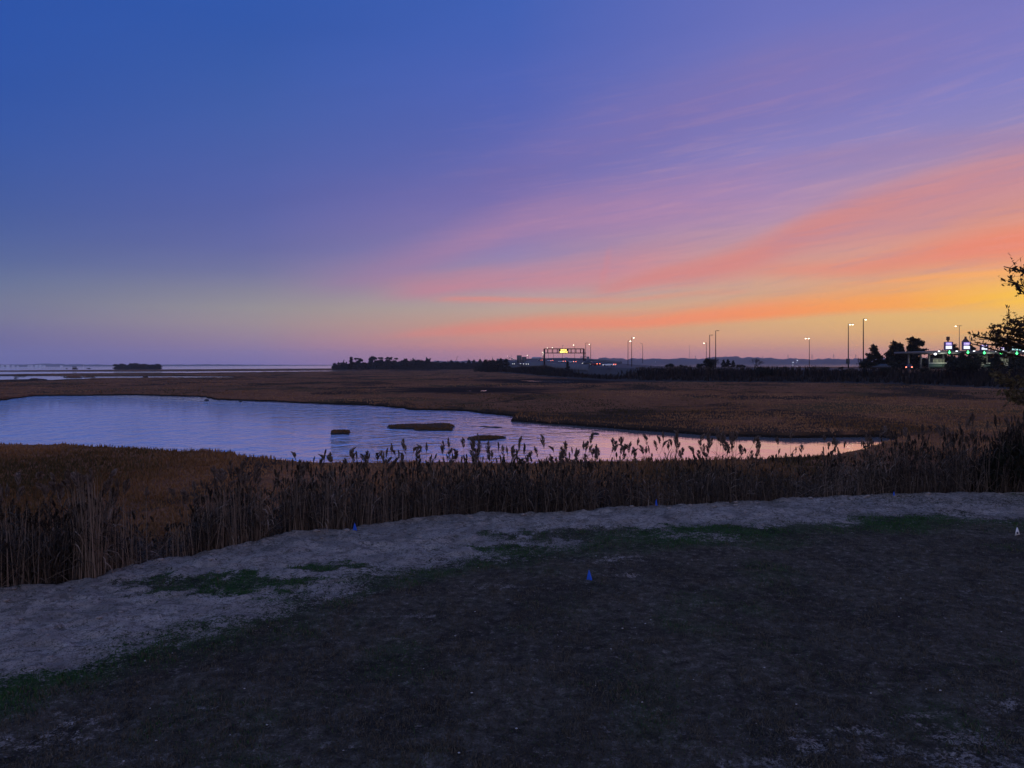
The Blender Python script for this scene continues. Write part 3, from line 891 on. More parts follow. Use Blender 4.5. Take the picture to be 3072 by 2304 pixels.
# ------------------------------------------------------------------ reeds
def reed_proto(seed, h=2.0, leafy=8, plume=.34, lean=.08, droop=.5):
    """returns three Geos: stem, leaves, plume; base at the origin, height h"""
    R = random.Random(seed); np_r = np.random.default_rng(seed)
    st, lf, pl = Geo(), Geo(), Geo()
    a = R.uniform(0, 6.28); L = lean * h
    ts = np.linspace(0, 1, 7)
    ax_ = [(math.cos(a) * L * t * t, math.sin(a) * L * t * t, h * t * (1 - .02 * t)) for t in ts]
    stemtop = .86
    def P(t): return np.array([np.interp(t, ts, [p[i] for p in ax_]) for i in range(3)])
    st.tube([P(t) for t in np.linspace(0, 1, 7)], [.0085 - .006 * t for t in np.linspace(0, 1, 7)], 4, False, R.uniform(.35, .9))
    for k in range(leafy):
        t = R.uniform(.25, .84); b_ = R.uniform(0, 6.28); l = R.uniform(.22, .5) * (1.1 - .4 * abs(t - .55))
        d = np.array([math.cos(b_), math.sin(b_), 0]); p0 = P(t); e = R.uniform(.5, 1.3); dr = R.uniform(.3, 1.4)
        pts = [p0 + d * l * s * (1 - .15 * s) + np.array([0, 0, l * (e * s - dr * s * s)]) for s in (0, .3, .6, 1)]
        lf.ribbon(pts, [.012, .022, .016, .002], (-d[1], d[0], .25), R.uniform(.2, .9))
    if plume:
        b_ = a + R.uniform(-.6, .6); d = np.array([math.cos(b_), math.sin(b_), 0])
        base = P(1.0)
        axis_ = [base + d * plume * droop * (s ** 2) * .7 + np.array([0, 0, plume * (s - droop * .42 * s * s)]) for s in np.linspace(0, 1, 7)]
        pl.tube(axis_, [.006] * 7, 3, False, .3)
        RR = R.uniform(.044, .066) * plume / .34
        for k in range(70):
            s = R.uniform(0.0, .97); i = min(5, int(s * 6)); f = s * 6 - i
            p0 = axis_[i] * (1 - f) + axis_[i + 1] * f; dv = axis_[i + 1] - axis_[i]; dv = dv / np.linalg.norm(dv)
            env = RR * ((s / .28 + .15) ** .8 if s < .28 else max(0.06, ((1 - s) / .72)) ** .75)
            c = R.uniform(0, 6.28); o = np.array([math.cos(c), math.sin(c), 0]); o = o - dv * (o @ dv)
            l = env * R.uniform(.7, 1.25)
            p1 = p0 + o * l * .7 + dv * l * .8; p2 = p1 + o * l * .3 + dv * l * 1.3 + d * l * .35
            pl.ribbon([p0, p1, p2], [.012, .026, .006], (R.uniform(-1, 1), R.uniform(-1, 1), R.uniform(.2, 1)), min(1, max(0, R.gauss(.5, .25))))
    return st, lf, pl


def reed_top(x):
    """photograph height of the plume tips, by photograph x (general level)"""
    return np.interp(x, [-200, 0, 60, 130, 200, 250, 300, 340, 420, 520, 600, 640, 700, 770, 820, 850, 870, 960, 1100, 1250, 1400, 1480, 1560, 1700, 1800, 1950, 2050, 2150, 2250, 2330, 2420, 2500, 2560, 2620, 2700, 2800, 2900, 2980, 3072, 3300],
                     [1470, 1470, 1455, 1480, 1440, 1425, 1450, 1470, 1500, 1505, 1470, 1440, 1420, 1410, 1440, 1440, 1385, 1375, 1372, 1366, 1350, 1345, 1366, 1358, 1350, 1335, 1330, 1330, 1345, 1345, 1345, 1350, 1345, 1325, 1300, 1300, 1290, 1275, 1262, 1250])


def mass_top(x):
    return np.interp(x, [-200, 0, 130, 250, 300, 360, 480, 560, 640, 760, 840, 870, 1000, 1200, 1400, 1700, 2000, 2300, 2480, 2620, 2750, 2900, 3072, 3300],
                     [1530, 1530, 1570, 1480, 1510, 1580, 1600, 1570, 1490, 1480, 1515, 1432, 1430, 1424, 1410, 1420, 1408, 1412, 1398, 1364, 1342, 1322, 1292, 1276])


def ground_at(x, D):
    d = ray(x, 1400); X = d.x / d.y * D
    return X, D


def reed_D(x):
    """depth of the reed line under photograph column x"""
    return np.interp(x, [p[0] for p in _reed], [on(p[0], p[1]).y for p in _reed])


# the bed: dense standing stems, one mass
protos = [tuple(g.arrays() for g in reed_proto(100 + i, 1.0, random.randint(2, 5), [0, 0, .16, .14][i % 4], random.uniform(.02, .16), .4)) for i in range(14)]
bed = Geo()
NB = 7600
for i in range(NB):
    x = random.uniform(-160, 3300)
    dep = random.random() ** 1.5 * 4.2
    if (420 < x < 560 or 800 < x < 845) and dep < 1.6 and random.random() < .6: continue
    D = float(reed_D(x)) + .12 + dep
    clumpy = float(vnoise(np.array([x * .02]), np.array([dep * .6]), 70)[0])
    if clumpy < -.35 and random.random() < .7: continue
    X = ray(x, 1400).x / ray(x, 1400).y * D
    zb = float(near_z_fast(np.array([X]), np.array([D]))[0])
    if D < reed_D(x) + 1.6 and random.random() < .22: ytop = mass_top(x) + random.uniform(40, 140)
    else: ytop = mass_top(x) + random.gauss(-4, 24) + (34 if clumpy < 0 else 0)
    h = at(x, float(ytop), D).z - zb
    if h < .5: continue
    s, l, p = random.choice(protos)
    if random.random() < .10 and x > 840:
        s, l, p = protos[random.choice((2, 3, 6, 7, 10, 11))]; h += random.uniform(.10, .38)
    hv = h * .93
    M = Matrix.Translation((X, D, zb - .03)) @ Matrix.Rotation(random.uniform(0, 6.28), 4, 'Z') @ Matrix.Rotation(random.gauss(0, .09), 4, 'X') @ Matrix.Rotation(random.gauss(-.03, .07) - (.10 if x > 1700 and clumpy > .1 else 0), 4, 'Y') @ Matrix.Diagonal((1.15, 1.15, hv, 1))
    pale = float(vnoise(np.array([x * .009]), np.array([7.7]), 71)[0])
    tn = random.gauss(-.08, .15) + (.5 if (pale > .3 or 250 < x < 330) and random.random() < .45 and dep < 1.8 else 0)
    bed.addgeo(s, M, tn)
    bed.addgeo(l, M, tn)
    if len(p[0]): bed.addgeo(p, M, tn)
# clumps of pale bare canes standing at the front of the bed
cane = reed_proto(77, 1.0, 1, 0, .05, .4)[0].arrays()
for cx, wx, yt, nn in ((268, 26, 1440, 46), (300, 22, 1480, 40), (385, 24, 1530, 26), (40, 30, 1520, 20), (560, 22, 1540, 18), (655, 26, 1470, 26), (740, 30, 1450, 30), (880, 20, 1430, 22), (985, 20, 1430, 20), (1090, 24, 1430, 24),
                       (1180, 20, 1440, 20), (1300, 30, 1440, 14), (1420, 26, 1410, 20), (1735, 34, 1420, 26), (1860, 14, 1420, 22), (2050, 26, 1420, 16), (2180, 30, 1420, 22), (2310, 24, 1430, 18), (2460, 24, 1430, 14)):
    for _ in range(nn):
        x = cx + random.gauss(0, wx); D = float(reed_D(x)) + random.uniform(.02, .5); X = ray(x, 1400).x / ray(x, 1400).y * D
        zb = float(near_z_fast(np.array([X]), np.array([D]))[0]); h = at(x, yt + random.uniform(-25, 60), D).z - zb
        if h < .4: continue
        lean = (-.22 if cx > 1650 else 0) + random.gauss(0, .06)
        bed.addgeo(cane, Matrix.Translation((X, D, zb - .02)) @ Matrix.Rotation(lean, 4, 'Y') @ Matrix.Rotation(random.gauss(0, .05), 4, 'X') @ Matrix.Rotation(random.uniform(0, 6.28), 4, 'Z') @ Matrix.Diagonal((1.3, 1.3, h, 1)), random.uniform(.05, .5) - .25 * (cx > 1300) + .2 * (cx < 700))
# bent and broken canes lying through the front
for i in range(260):
    x = random.uniform(-60, 3150); D = float(reed_D(x)) + random.uniform(.0, .9)
    X = ray(x, 1400).x / ray(x, 1400).y * D; zb = float(near_z_fast(np.array([X]), np.array([D]))[0])
    L = random.uniform(.7, 1.7); a = random.choice((0, math.pi)) + random.gauss(0, .5); ti = random.uniform(.3, 1.1)
    d = Vector((math.cos(a) * math.cos(ti), math.sin(a) * .3, math.sin(ti)))
    bed.tube([(X, D, zb), Vector((X, D, zb)) + d * L * .5 + Vector((0, 0, .05)), Vector((X, D, zb)) + d * L], [.006, .005, .002], 3, False, random.uniform(.5, 1))
tag(bed.build('reed_bed', reed_mat), 'dense dry brown reed bed along the sand strip', kind='stuff')

# individual plumed reeds that stand out above the bed
kinds = []
for i in range(12):
    hh = 2.0
    kinds.append([g.mesh(nm) for g, nm in zip(reed_proto(300 + i, hh, [5, 7, 9, 12][i % 4], [.30, .36, .42][i % 3], [.03, .07, .13, .2][i % 4], [.1, .3, .5, .75][(i // 2) % 4]), ('stem', 'foliage', 'plume'))])
ktop = []
for st, lf, pl in kinds:
    ktop.append(max(v.co.z for v in pl.vertices))
    st.materials.append(reed_mat); lf.materials.append(reed_leaf_mat); pl.materials.append(plume_mat)
REEDS = 'plumed reeds along the sand strip'


def put_reed(x, ytop, dep, kind, label, scale_w=1.0, rz=None, tilt=0.0):
    D = float(reed_D(x)) + dep
    X = ray(x, ytop).x / ray(x, ytop).y * D
    zb = float(near_z_fast(np.array([X]), np.array([D]))[0]) - .03
    top = at(x, ytop, D).z
    s = max(.45, (top - zb) / ktop[kind % 12])
    r = thing('reed', label, 'reed', (X, D, zb), random.uniform(0, 6.28) if rz is None else rz, REEDS)
    r.rotation_euler = (tilt, 0, r.rotation_euler.z)
    r.scale = (1.0 * scale_w, 1.0 * scale_w, s)
    for nm, me in zip(('stem', 'foliage', 'plume'), kinds[kind % 12]):
        link(nm, me, None, r)
    return r


star = [(1102, 1345, 'slim reed with a spear-like plume rising alone against the blue water beside the left islet'), (998, 1346, 'tall narrow reed plume at the left end of the plumes over blue water'),
        (1398, 1312, 'dark upright reed plume under the pointed islet, left one of the tall pair'), (1428, 1312, 'thick tufted reed plume touching the pointed islet, right one of the tall pair'),
        (1742, 1296, 'tallest lone leaning reed with a plume high over the pink water'), (1724, 1330, 'reed with a drooping plume just below the tallest lone one'),
        (2171, 1294, 'straight reed with an arrow-shaped plume above the pink water'), (2370, 1290, 'pale feathery reed reaching the far bank of the pink pond tip'),
        (2290, 1312, 'reed with a hooked dark plume over the pink water'), (1983, 1304, 'reed with a forked-looking plume at the left of the dense pink-water clump'),
        (238, 1416, 'tall upright reed plume on the clump over the left marsh'), (2487, 1314, 'short reed plume by the bright spot at the pond tip'), (2722, 1282, 'bushy pale reed plume in front of the marsh at the right'),
        (2862, 1274, 'isolated reed plume against the brown marsh, near the right edge'), (3030, 1248, 'highest reed plume at the dark right edge')]
for i, (x, y, lab) in enumerate(star):
    put_reed(x, y, random.uniform(.3, 1.2), i * 5 + 2, lab, 1.4)
common = {'left': 'tan reed with a drooping plume in front of the left marsh', 'mid': 'dark reed with a feathery plume against the pond water', 'right': 'brownish reed with a plume in the dark thicket on the right'}
nreed = 0
while nreed < 270:
    x = random.uniform(-20, 3100)
    w = np.interp(x, [0, 300, 420, 560, 640, 850, 1300, 1900, 2250, 2500, 2700, 3072], [.5, .8, .3, .35, .9, .8, .65, 1, 1, .7, .8, .6])
    if random.random() > w: continue
    cl = float(vnoise(np.array([x * .016]), np.array([3.3]), 80)[0])
    if cl < -.3 and random.random() < .65: continue
    y = float(reed_top(x)) + random.triangular(-58, 30, -14) - cl * 16
    lab = common['left' if x < 850 else 'mid' if x < 2520 else 'right']
    put_reed(x, y, random.uniform(.2, 2.6), random.randrange(12), lab, random.uniform(1.1, 1.5), tilt=random.gauss(0, .05))
    nreed += 1
for o in COL.objects:
    if o.name.startswith('reed') and o.get('label') in common.values():
        o['group'] = {'left': 'reeds before the left marsh', 'mid': 'reeds against the pond', 'right': 'reeds in the right thicket'}[[k for k, v in common.items() if v == o['label']][0]]

# ------------------------------------------------------------------ straw, shells and clods on the ground (uncountable)
deb = Geo()
for i in range(1500):
    x = random.uniform(-100, 3150); y = random.uniform(1490, 2080)
    p = on(x, y)
    s = sand_fast(np.array([p.x]), np.array([p.y]))[0]; rs = reed_s(np.array([p.x]), np.array([p.y]))[0]
    if s < .5 or rs > .2: continue
    z = float(near_z_fast(np.array([p.x]), np.array([p.y]))[0])
    a = random.uniform(-.5, .5) + (math.pi if random.random() < .5 else 0); L = random.uniform(.03, .26) * (1.6 if rs > -1.2 else 1)
    d = Vector((math.cos(a), math.sin(a), random.uniform(0, .12)))
    q0 = Vector((p.x, p.y, z + .012))
    deb.tube([q0, q0 + d * L * .5 + Vector((0, 0, .012)), q0 + d * L], [.004, .004, .002], 3, False, random.uniform(0, .5))
tag(deb.build('straw_litter', reed_mat), 'broken reed straw strewn over the sand', kind='stuff')
shell = Geo()
for i in range(150):
    x = random.uniform(-50, 3100); y = random.uniform(1500, 2300)
    p = on(x, y); s = sand_fast(np.array([p.x]), np.array([p.y]))[0]
    if reed_s(np.array([p.x]), np.array([p.y]))[0] > 0 or (s < .4 and random.random() < .72): continue
    z = float(near_z_fast(np.array([p.x]), np.array([p.y]))[0]); q_ = random.uniform(.006, .016)
    shell.blob((p.x, p.y, z + q_ * .4 + .012), (q_ * 1.3, q_, q_ * .55), 6, 4, .3)
tag(shell.build('shell_litter', simple('shell', (.42, .40, .38), .6)), 'scattered white shell bits on the ground', kind='stuff')
clod = Geo()
for i in range(150):
    x = random.uniform(-60, 3100); t_ = random.random() ** 2
    D = float(reed_D(x)) - .1 - t_ * 4.0; X = ray(x, 1500).x / ray(x, 1500).y * D
    if sand_fast(np.array([X]), np.array([D]))[0] < .5: continue
    z = float(near_z_fast(np.array([X]), np.array([D]))[0]); q_ = random.uniform(.02, .075) * (1 if t_ < .1 else .6)
    clod.blob((X, D, z + q_ * .15), (q_ * 1.5, q_ * 1.1, q_ * .6), 8, 5, .5)
tag(clod.build('sand_clods', simple('sand_clod', (.24, .20, .175), 1.0, var=.4, scale=12), smooth=True), 'lumps of dug sand along the foot of the reeds', kind='stuff')

# ------------------------------------------------------------------ marker flags
flag_mat = simple('blue_vinyl', (.02, .11, .62), .5, var=.1); wire_mat = simple('wire', (.25, .25, .26), .5, .5)


def marker_flag(x, y, hpx, label, rz):
    p = on(x, y); z = float(near_z_fast(np.array([p.x]), np.array([p.y]))[0])
    H = hpx / F * p.y * 1.05
    r = thing('marker_flag', label, 'marker flag', (p.x, p.y, z - .01), rz, 'blue marker flags')
    g = Geo(); g.tube([(0, 0, 0), (0.004, 0, H * .5), (0, 0, H)], .003, 5); g.build('wire_stake', wire_mat, r)
    g = Geo(); W = H * .62
    # a limp folded pennant hanging down from the top of the wire
    top = [(0, 0, H), (W * .05, .004, H * .98), (W * .1, -.004, H * .92)]
    rows_ = []
    for f, wid in ((1.0, .06), (.78, .28), (.5, .5), (.24, .72), (.08, .78)):
        rows_.append([(-wid * W * .42 + wid * W * s, .018 * math.sin(s * 5 + f * 3), H * f - .02 * s * H) for s in np.linspace(0, 1, 6)])
    V = [v for r_ in rows_ for v in r_] + [(v[0], v[1] + .004, v[2]) for r_ in rows_ for v in r_]
    n_, m_ = len(rows_), 6
    q = [(i * m_ + j, i * m_ + j + 1, (i + 1) * m_ + j + 1, (i + 1) * m_ + j) for i in range(n_ - 1) for j in range(m_ - 1)]
    off = n_ * m_
    q += [(off + a, off + d, off + c, off + b_) for a, b_, c, d in q[:]]
    g.add(V, None, q); g.build('pennant', flag_mat, r)
    return r


marker_flag(1064, 1592, 24, 'blue marker flag in the sand by the reeds, beside the left half of the pond', .2)
marker_flag(1767, 1742, 32, 'blue marker flag standing alone out on the dark lawn', -.1)
marker_flag(1969, 1522, 20, 'blue marker flag hanging thin in the reed foot between two flags', .8)
marker_flag(2682, 1492, 12, 'faint dark blue marker flag in the shadow below the right-hand reeds', .3)
p = on(3053, 1611); z = float(near_z_fast(np.array([p.x]), np.array([p.y]))[0])
r = thing('marker_plate', 'small white triangular plate with a dark spot on the lawn at the right edge', 'marker', (p.x, p.y, z - .01), .1)
g = Geo(); H = .245; W = .17
V = [(-W / 2, 0, 0.02), (W * .45, 0, 0.045), (.012, .02, H), (-.01, .02, H)]
V += [(a, b_ + .012, c_) for a, b_, c_ in V]
g.add(V, None, [(0, 1, 2, 3), (7, 6, 5, 4), (0, 4, 5, 1), (1, 5, 6, 2), (2, 6, 7, 3), (3, 7, 4, 0)]); g.build('plate', white_paint, r)
g = Geo(); g.blob((-.01, -.004, H * .40), (.028, .006, .036), 8, 6); g.build('spot', simple('spot_blue', (.03, .04, .10), .6), r)
g = Geo(); g.tube([(0, .02, -.02), (0, .02, H * .8)], .004, 5); g.build('stake', wire_mat, r)

# ------------------------------------------------------------------ road embankment along the right, with its rough brush
ZR = 1.6
FOOT = [(1490, 1117), (1560, 1122), (1620, 1128), (1700, 1133), (1800, 1139), (1950, 1144), (2150, 1146), (2400, 1148), (2650, 1151), (2800, 1157), (3000, 1167), (3200, 1176), (3600, 1190)]
FT = np.array([tuple(on(x, y, ZM))[:2] for x, y in FOOT])
FS = np.linspace(0, 1, 160)
_cum = np.concatenate([[0], np.cumsum(np.hypot(*np.diff(FT, axis=0).T))]); _cum /= _cum[-1]
FX, FY = np.interp(FS, _cum, FT[:, 0]), np.interp(FS, _cum, FT[:, 1])
nrm = np.stack([np.gradient(FY), -np.gradient(FX)], 1); nrm /= np.linalg.norm(nrm, axis=1)[:, None]
nrm *= np.sign(nrm[:, 1:2] + 1e-9)            # away from the viewer
NRX, NRY = nrm[:, 0], nrm[:, 1]
OFF = np.array([-6, -1, 2, 5, 9, 14, 22, 60, 75, 90.])
OZ = np.array([-1.6, -.7, -.2, .5, 1.2, ZR, ZR, ZR, 0, -1.6])
EX = FX[None] + NRX[None] * OFF[:, None]; EY = FY[None] + NRY[None] * OFF[:, None]
EZ = OZ[:, None] + fbm(EX * .2, EY * .2, 3, 44) * .3 * (np.abs(OFF[:, None]) < 21)
tag(grid_mesh('embankment', EX, EY, EZ, simple('embankment_soil', (.016, .014, .013), 1.0, scale=.3)), 'long earth embankment carrying the road', kind='structure')


def brush_top(x):
    return np.interp(x, [1480, 1540, 1600, 1640, 1700, 1760, 1800, 1860, 1920, 2000, 2100, 2300, 2500, 2700, 2900, 3072, 3300],
                     [1108, 1106, 1103, 1102, 1107, 1110, 1104, 1098, 1097, 1098, 1100, 1101, 1102, 1101, 1101, 1106, 1112])


br = Geo()
NBR = 14000
ii = rng.integers(0, len(FS) - 1, NBR); off = rng.uniform(1, 15, NBR)
for k in range(NBR):
    f = rng.uniform(); i = ii[k]
    X = FX[i] * (1 - f) + FX[i + 1] * f + NRX[i] * off[k]; Y = FY[i] * (1 - f) + FY[i + 1] * f + NRY[i] * off[k]
    if abs(X / Y) > .76: continue
    px = 1536 + F * X / Y
    z0 = float(np.interp(off[k], OFF, OZ)) - .1
    full = at(px, float(brush_top(px)) + 11 * float(vnoise(np.array([px * .016]), np.array([.5]), 88)[0]) + 3 * float(vnoise(np.array([px * .09]), np.array([2.5]), 89)[0]), Y).z - z0
    h = full * random.uniform(.55, 1.0) if off[k] > 5 else random.uniform(.5, 1.0) * min(full, 1.6)
    if h < .2: continue
    w = random.uniform(.28, .65); a = random.uniform(0, 3.14); lx = random.gauss(0, .12) * h; tn = random.uniform(.0, .55)
    s_ = (math.cos(a), math.sin(a), 0)
    br.ribbon([(X, Y, z0), (X + lx * .4, Y, z0 + h * .6), (X + lx, Y, z0 + h)], [w, w * .8, .03], s_, tn)
    if off[k] > 6 and random.random() < .6:
        br.ribbon([(X + lx * .7, Y, z0 + h * .86), (X + lx * 1.1, Y, z0 + h * .98), (X + lx * 1.5 + .08, Y, z0 + h * 1.04)], [.05, .16, .05], s_, random.uniform(.75, 1))
tag(br.build('roadside_brush', brush_mat), 'rough dark brush and pale-topped reeds on the road embankment', kind='stuff')

# ------------------------------------------------------------------ highway rising to the bridge
LEFT = [(2700, 1112, 222), (2300, 1110, 232), (2050, 1108, 245), (1900, 1107, 255), (1840, 1105, 262), (1780, 1102.5, 280), (1740, 1100, 300), (1700, 1097, 330), (1650, 1093.5, 385), (1600, 1090.5, 450), (1560, 1088, 540), (1520, 1086, 680), (1500, 1085, 800)]
RIGHT = [(2700, 1106, 262), (2300, 1103, 276), (2050, 1100, 290), (1960, 1097.5, 300), (1900, 1093.5, 315), (1860, 1090, 330), (1810, 1084.5, 365), (1760, 1080, 420), (1710, 1077.5, 500), (1660, 1077, 600), (1620, 1078, 700), (1560, 1079, 850), (1530, 1080, 950)]
A = [at(*p) for p in LEFT]; B = [at(*p) for p in RIGHT]


def resamp(P, n):
    P = np.array([tuple(p) for p in P]); c = np.linspace(0, 1, len(P)); t = np.linspace(0, 1, n)
    return np.stack([np.interp(t, c, P[:, i]) for i in range(3)], 1)


A, B = resamp(A, 60), resamp(B, 60)
g = Geo(); n = 60
mid = [A * (1 - t) + B * t for t in (0, .25, .5, .75, 1)]
lowA, lowB = A.copy(), B.copy(); lowA[:, 2] = np.minimum(ZM - .5, A[:, 2] - .5); lowB[:, 2] = np.minimum(ZM - .5, B[:, 2] - .5)
lowA[:, 1] -= 4; lowB[:, 1] += 14
rowsV = [lowA] + mid + [lowB]
g.add(np.concatenate(rowsV), None, [(r * n + i, r * n + i + 1, (r + 1) * n + i + 1, (r + 1) * n + i) for r in range(len(rowsV) - 1) for i in range(n - 1)])
tag(g.build('highway', simple('road_surface', (.05, .05, .058), .9, scale=.05), None, True), 'highway ramp climbing toward the bridge', kind='structure')


def barrier(name, P, h, th, label, mat=concrete_mat, group=None, z0=0.0):
    g = Geo()
    prof = [(-th, z0), (th, z0), (th * .9, z0 + .25), (th * .45, h), (-th * .45, h), (-th * .9, z0 + .25)]
    m_ = len(prof); V = []
    for i, p in enumerate(P):
        d = np.array(P[min(i + 1, len(P) - 1)]) - np.array(P[max(i - 1, 0)]); d[2] = 0; d /= np.linalg.norm(d)
        nn = np.array([-d[1], d[0], 0])
        V += [tuple(np.array(p) + nn * a + np.array([0, 0, b_])) for a, b_ in prof]
    q = [(i * m_ + k, i * m_ + (k + 1) % m_, (i + 1) * m_ + (k + 1) % m_, (i + 1) * m_ + k) for i in range(len(P) - 1) for k in range(m_)]
    L = (len(P) - 1) * m_
    q += [(0, 1, 2, 5), (5, 2, 3, 4), (L + 5, L + 2, L + 1, L), (L + 4, L + 3, L + 2, L + 5)]
    g.add(V, None, q)
    return tag(g.build(name, mat), label, 'barrier', group)


barrier('concrete_barrier', A[26:50], 1.0, .3, 'pale concrete barrier along the near edge of the ramp below the message board', z0=-1.3)
barrier('concrete_barrier', B[24:54], .9, .25, 'dark concrete barrier on the crest behind the message board', mat=simple('dark_concrete', (.12, .12, .13), .9))
# lower ramp walls on the left of the gantry
lo1 = resamp([at(1570, 1094.5, 470), at(1620, 1096, 420), at(1660, 1098.5, 380), at(1700, 1101.5, 345)], 12)
barrier('retaining_wall', lo1, 1.0, .3, 'pale lower retaining wall left of the gantry leg, above the brush', z0=-1.0)['category'] = 'wall'
# far bridge deck descending from the left
deck = resamp([at(1490, 1075.5, 1250), at(1520, 1078, 1100), at(1548, 1082.5, 900), at(1585, 1086.5, 720), at(1625, 1089, 580)], 16)
r = thing('bridge', 'grey causeway bridge descending on the left behind the sign panels', 'bridge')
g = Geo(); m_ = 4; V = []
for p in deck: V += [(p[0], p[1], p[2] - 3.2), (p[0], p[1] + 14, p[2] - 3.2), (p[0], p[1] + 14, p[2]), (p[0], p[1], p[2])]
g.add(V, None, [(i * 4 + k, i * 4 + (k + 1) % 4, i * 4 + 4 + (k + 1) % 4, i * 4 + 4 + k) for i in range(15) for k in range(4)] + [(0, 1, 2, 3), (63, 62, 61, 60)])
g.build('deck', concrete_mat, r)
for i in range(1, 15, 2):
    p = deck[i]; g = Geo(); g.box((p[0], p[1] + 7, (p[2] - 3.2 + ZW - 1) / 2), (1.2, 9, max(.5, p[2] - 3.2 - ZW + 1)), 0, .2); g.build('pier', concrete_mat, r)

# ------------------------------------------------------------------ sign gantry with the lit message board
GD = 400.0
def gz(x, y, D=GD): return at(x, y, D)
r = thing('sign_gantry', 'dark truss sign gantry spanning the ramp with an amber message board', 'gantry', tuple(gz(1690, 1092)))
o = Vector(r.location); mpp = GD / F
rel = lambda x, y, dy=0.0, D=GD: tuple(at(x, y, D) - o + Vector((0, dy, 0)))
for x in (1633, 1751.5):
    g = Geo(); g.tube([rel(x, 1108), rel(x, 1046)], .44, 8); g.build('leg', darksteel_mat, r)
g = Geo()
for y in (1046.5, 1059):
    for dy in (0, 1.2): g.tube([rel(1633.5, y, dy), rel(1752, y, dy)], .24, 6)
for x in (1634.5, 1643, 1657, 1672, 1684, 1713.5, 1728, 1742, 1750.5):
    for dy in (0, 1.2): g.tube([rel(x, 1046.5, dy), rel(x, 1059, dy)], .20, 6)
    g.tube([rel(x, 1046.5, 0), rel(x, 1059, 1.2)], .06, 4); g.tube([rel(x, 1046.5, 0), rel(x, 1046.5, 1.2)], .06, 4)
g.build('truss', darksteel_mat, r)
g = Geo(); c = Vector(rel(1690.5, 1052.8, -.45)); g.box(c, (29.5 * mpp, .8, 14.2 * mpp), 0, .06); bd = g.build('message_board', simple('board_black', (.008, .008, .008), .6), r)
# two short lines of amber dots: the words are too blurred to read, so only blocks of lit dots
DOT = [("0111111111111110", 4), ("0011111011111100", 3), ("0001101110110000", 2), ("0011101011011100", 1), ("1110111001110111", 0), ("1111101101111111", -1)]
g = Geo(); rr_ = random.Random(3)
for row in range(2):
    cols_ = range(-9, 10) if row == 0 else range(-12, 13)
    for k in cols_:
        for v in range(5):
            if rr_.random() < .74:
                g.box((c.x + k * .165, c.y - .44, c.z + (.18 if row == 0 else -.92) + v * .165), (.12, .06, .12))
g.build('lit_text', emit('amber_led', (1.0, .66, .12), 5.0), bd)
g = Geo(); g.box(rel(1755, 1059.5, .3), (4 * mpp, .3, .5)); g.build('bracket', darksteel_mat, r)


# back of road signs on posts
def sign_back(x0, x1, y0, y1, D, label):
    p = at((x0 + x1) / 2, 1098, D); r = thing('road_sign', label, 'road sign', tuple(p))
    a, b_ = at(x0, y0, D) - p, at(x1, y1, D) - p
    w, h = b_.x - a.x, a.z - b_.z
    g = Geo(); g.box(((a.x + b_.x) / 2, 0, (a.z + b_.z) / 2), (w, .12, h), 0, .02); pn = g.build('panel', sign_back_mat, r)
    for s in (.1, .4, .86):
        g = Geo(); g.box((a.x + w * s, -.16, (a.z - 1) / 2), (.2, .2, a.z + 1), 0, .02); g.build('post', darksteel_mat, r)
    g = Geo(); g.box(((a.x + b_.x) / 2, -.1, a.z - .1), (w, .08, .2)); g.box(((a.x + b_.x) / 2, -.1, b_.z + .15), (w, .08, .2)); g.build('stiffener', darksteel_mat, r)
    return r


sign_back(1550.5, 1565, 1066, 1087, 520, 'tall blue-grey road sign back, left and higher one of the pair beyond the headlights')
sign_back(1565.5, 1579.5, 1070.5, 1088, 505, 'lower blue-grey road sign back, right one of the pair beyond the headlights')
# small portal frame right of the gantry leg
p = at(1755, 1100, 470); r = thing('portal_sign', 'small grey portal sign frame behind the right gantry leg', 'sign', tuple(p)); m2 = 470 / F
L = lambda x, y: tuple(at(x, y, 470) - p)
g = Geo(); g.tube([L(1742, 1102), L(1742, 1070)], .14, 6); g.tube([L(1767.5, 1102), L(1767.5, 1070)], .14, 6); g.tube([L(1742, 1070.3), L(1767.5, 1070.3)], .14, 6); g.build('frame', steel_mat, r)
g = Geo(); a_ = L(1747, 1074); g.box((a_[0], 0, a_[2] - .2), (6 * m2, .15, 4.5 * m2), 0, .02); g.build('left_panel', sign_back_mat, r)
g = Geo(); a_ = L(1763.5, 1075); g.box((a_[0], 0, a_[2]), (7.5 * m2, .15, 8 * m2), 0, .02); g.build('right_panel', sign_back_mat, r)
# distant sheds behind the ramp
def shed(x0, x1, y0, y1, D, label, slope=.3):
    p = at((x0 + x1) / 2, y1, D); r = thing('shed', label, 'building', tuple(p))
    w = (x1 - x0) / F * D; h = (y1 - y0) / F * D
    g = Geo(); g.box((0, 4, h * .3), (w * .96, 8, h * .6), 0, .05); g.build('wall', simple('shed_wall', (.2, .2, .22), .9), r)
    g = Geo(); z1, z2 = h * .58, h
    g.add([(-w / 2, -.4, z1), (w / 2, -.4, z1), (w / 2, 8.4, z1), (-w / 2, 8.4, z1), (-w / 2 + w * slope * .4, 4, z2), (w / 2 - w * slope * .1, 4, z2)], [(0, 4, 3), (1, 2, 5)], [(0, 1, 5, 4), (2, 3, 4, 5), (3, 2, 1, 0)])
    g.build('roof', simple('shed_roof', (.30, .30, .32), .7), r)
    return r


shed(1594, 1626, 1071, 1082, 800, 'low pale-roofed shed behind the ramp, left of the gantry')
shed(1694, 1704, 1072, 1079, 900, 'small pale roof poking over the crest under the message board')


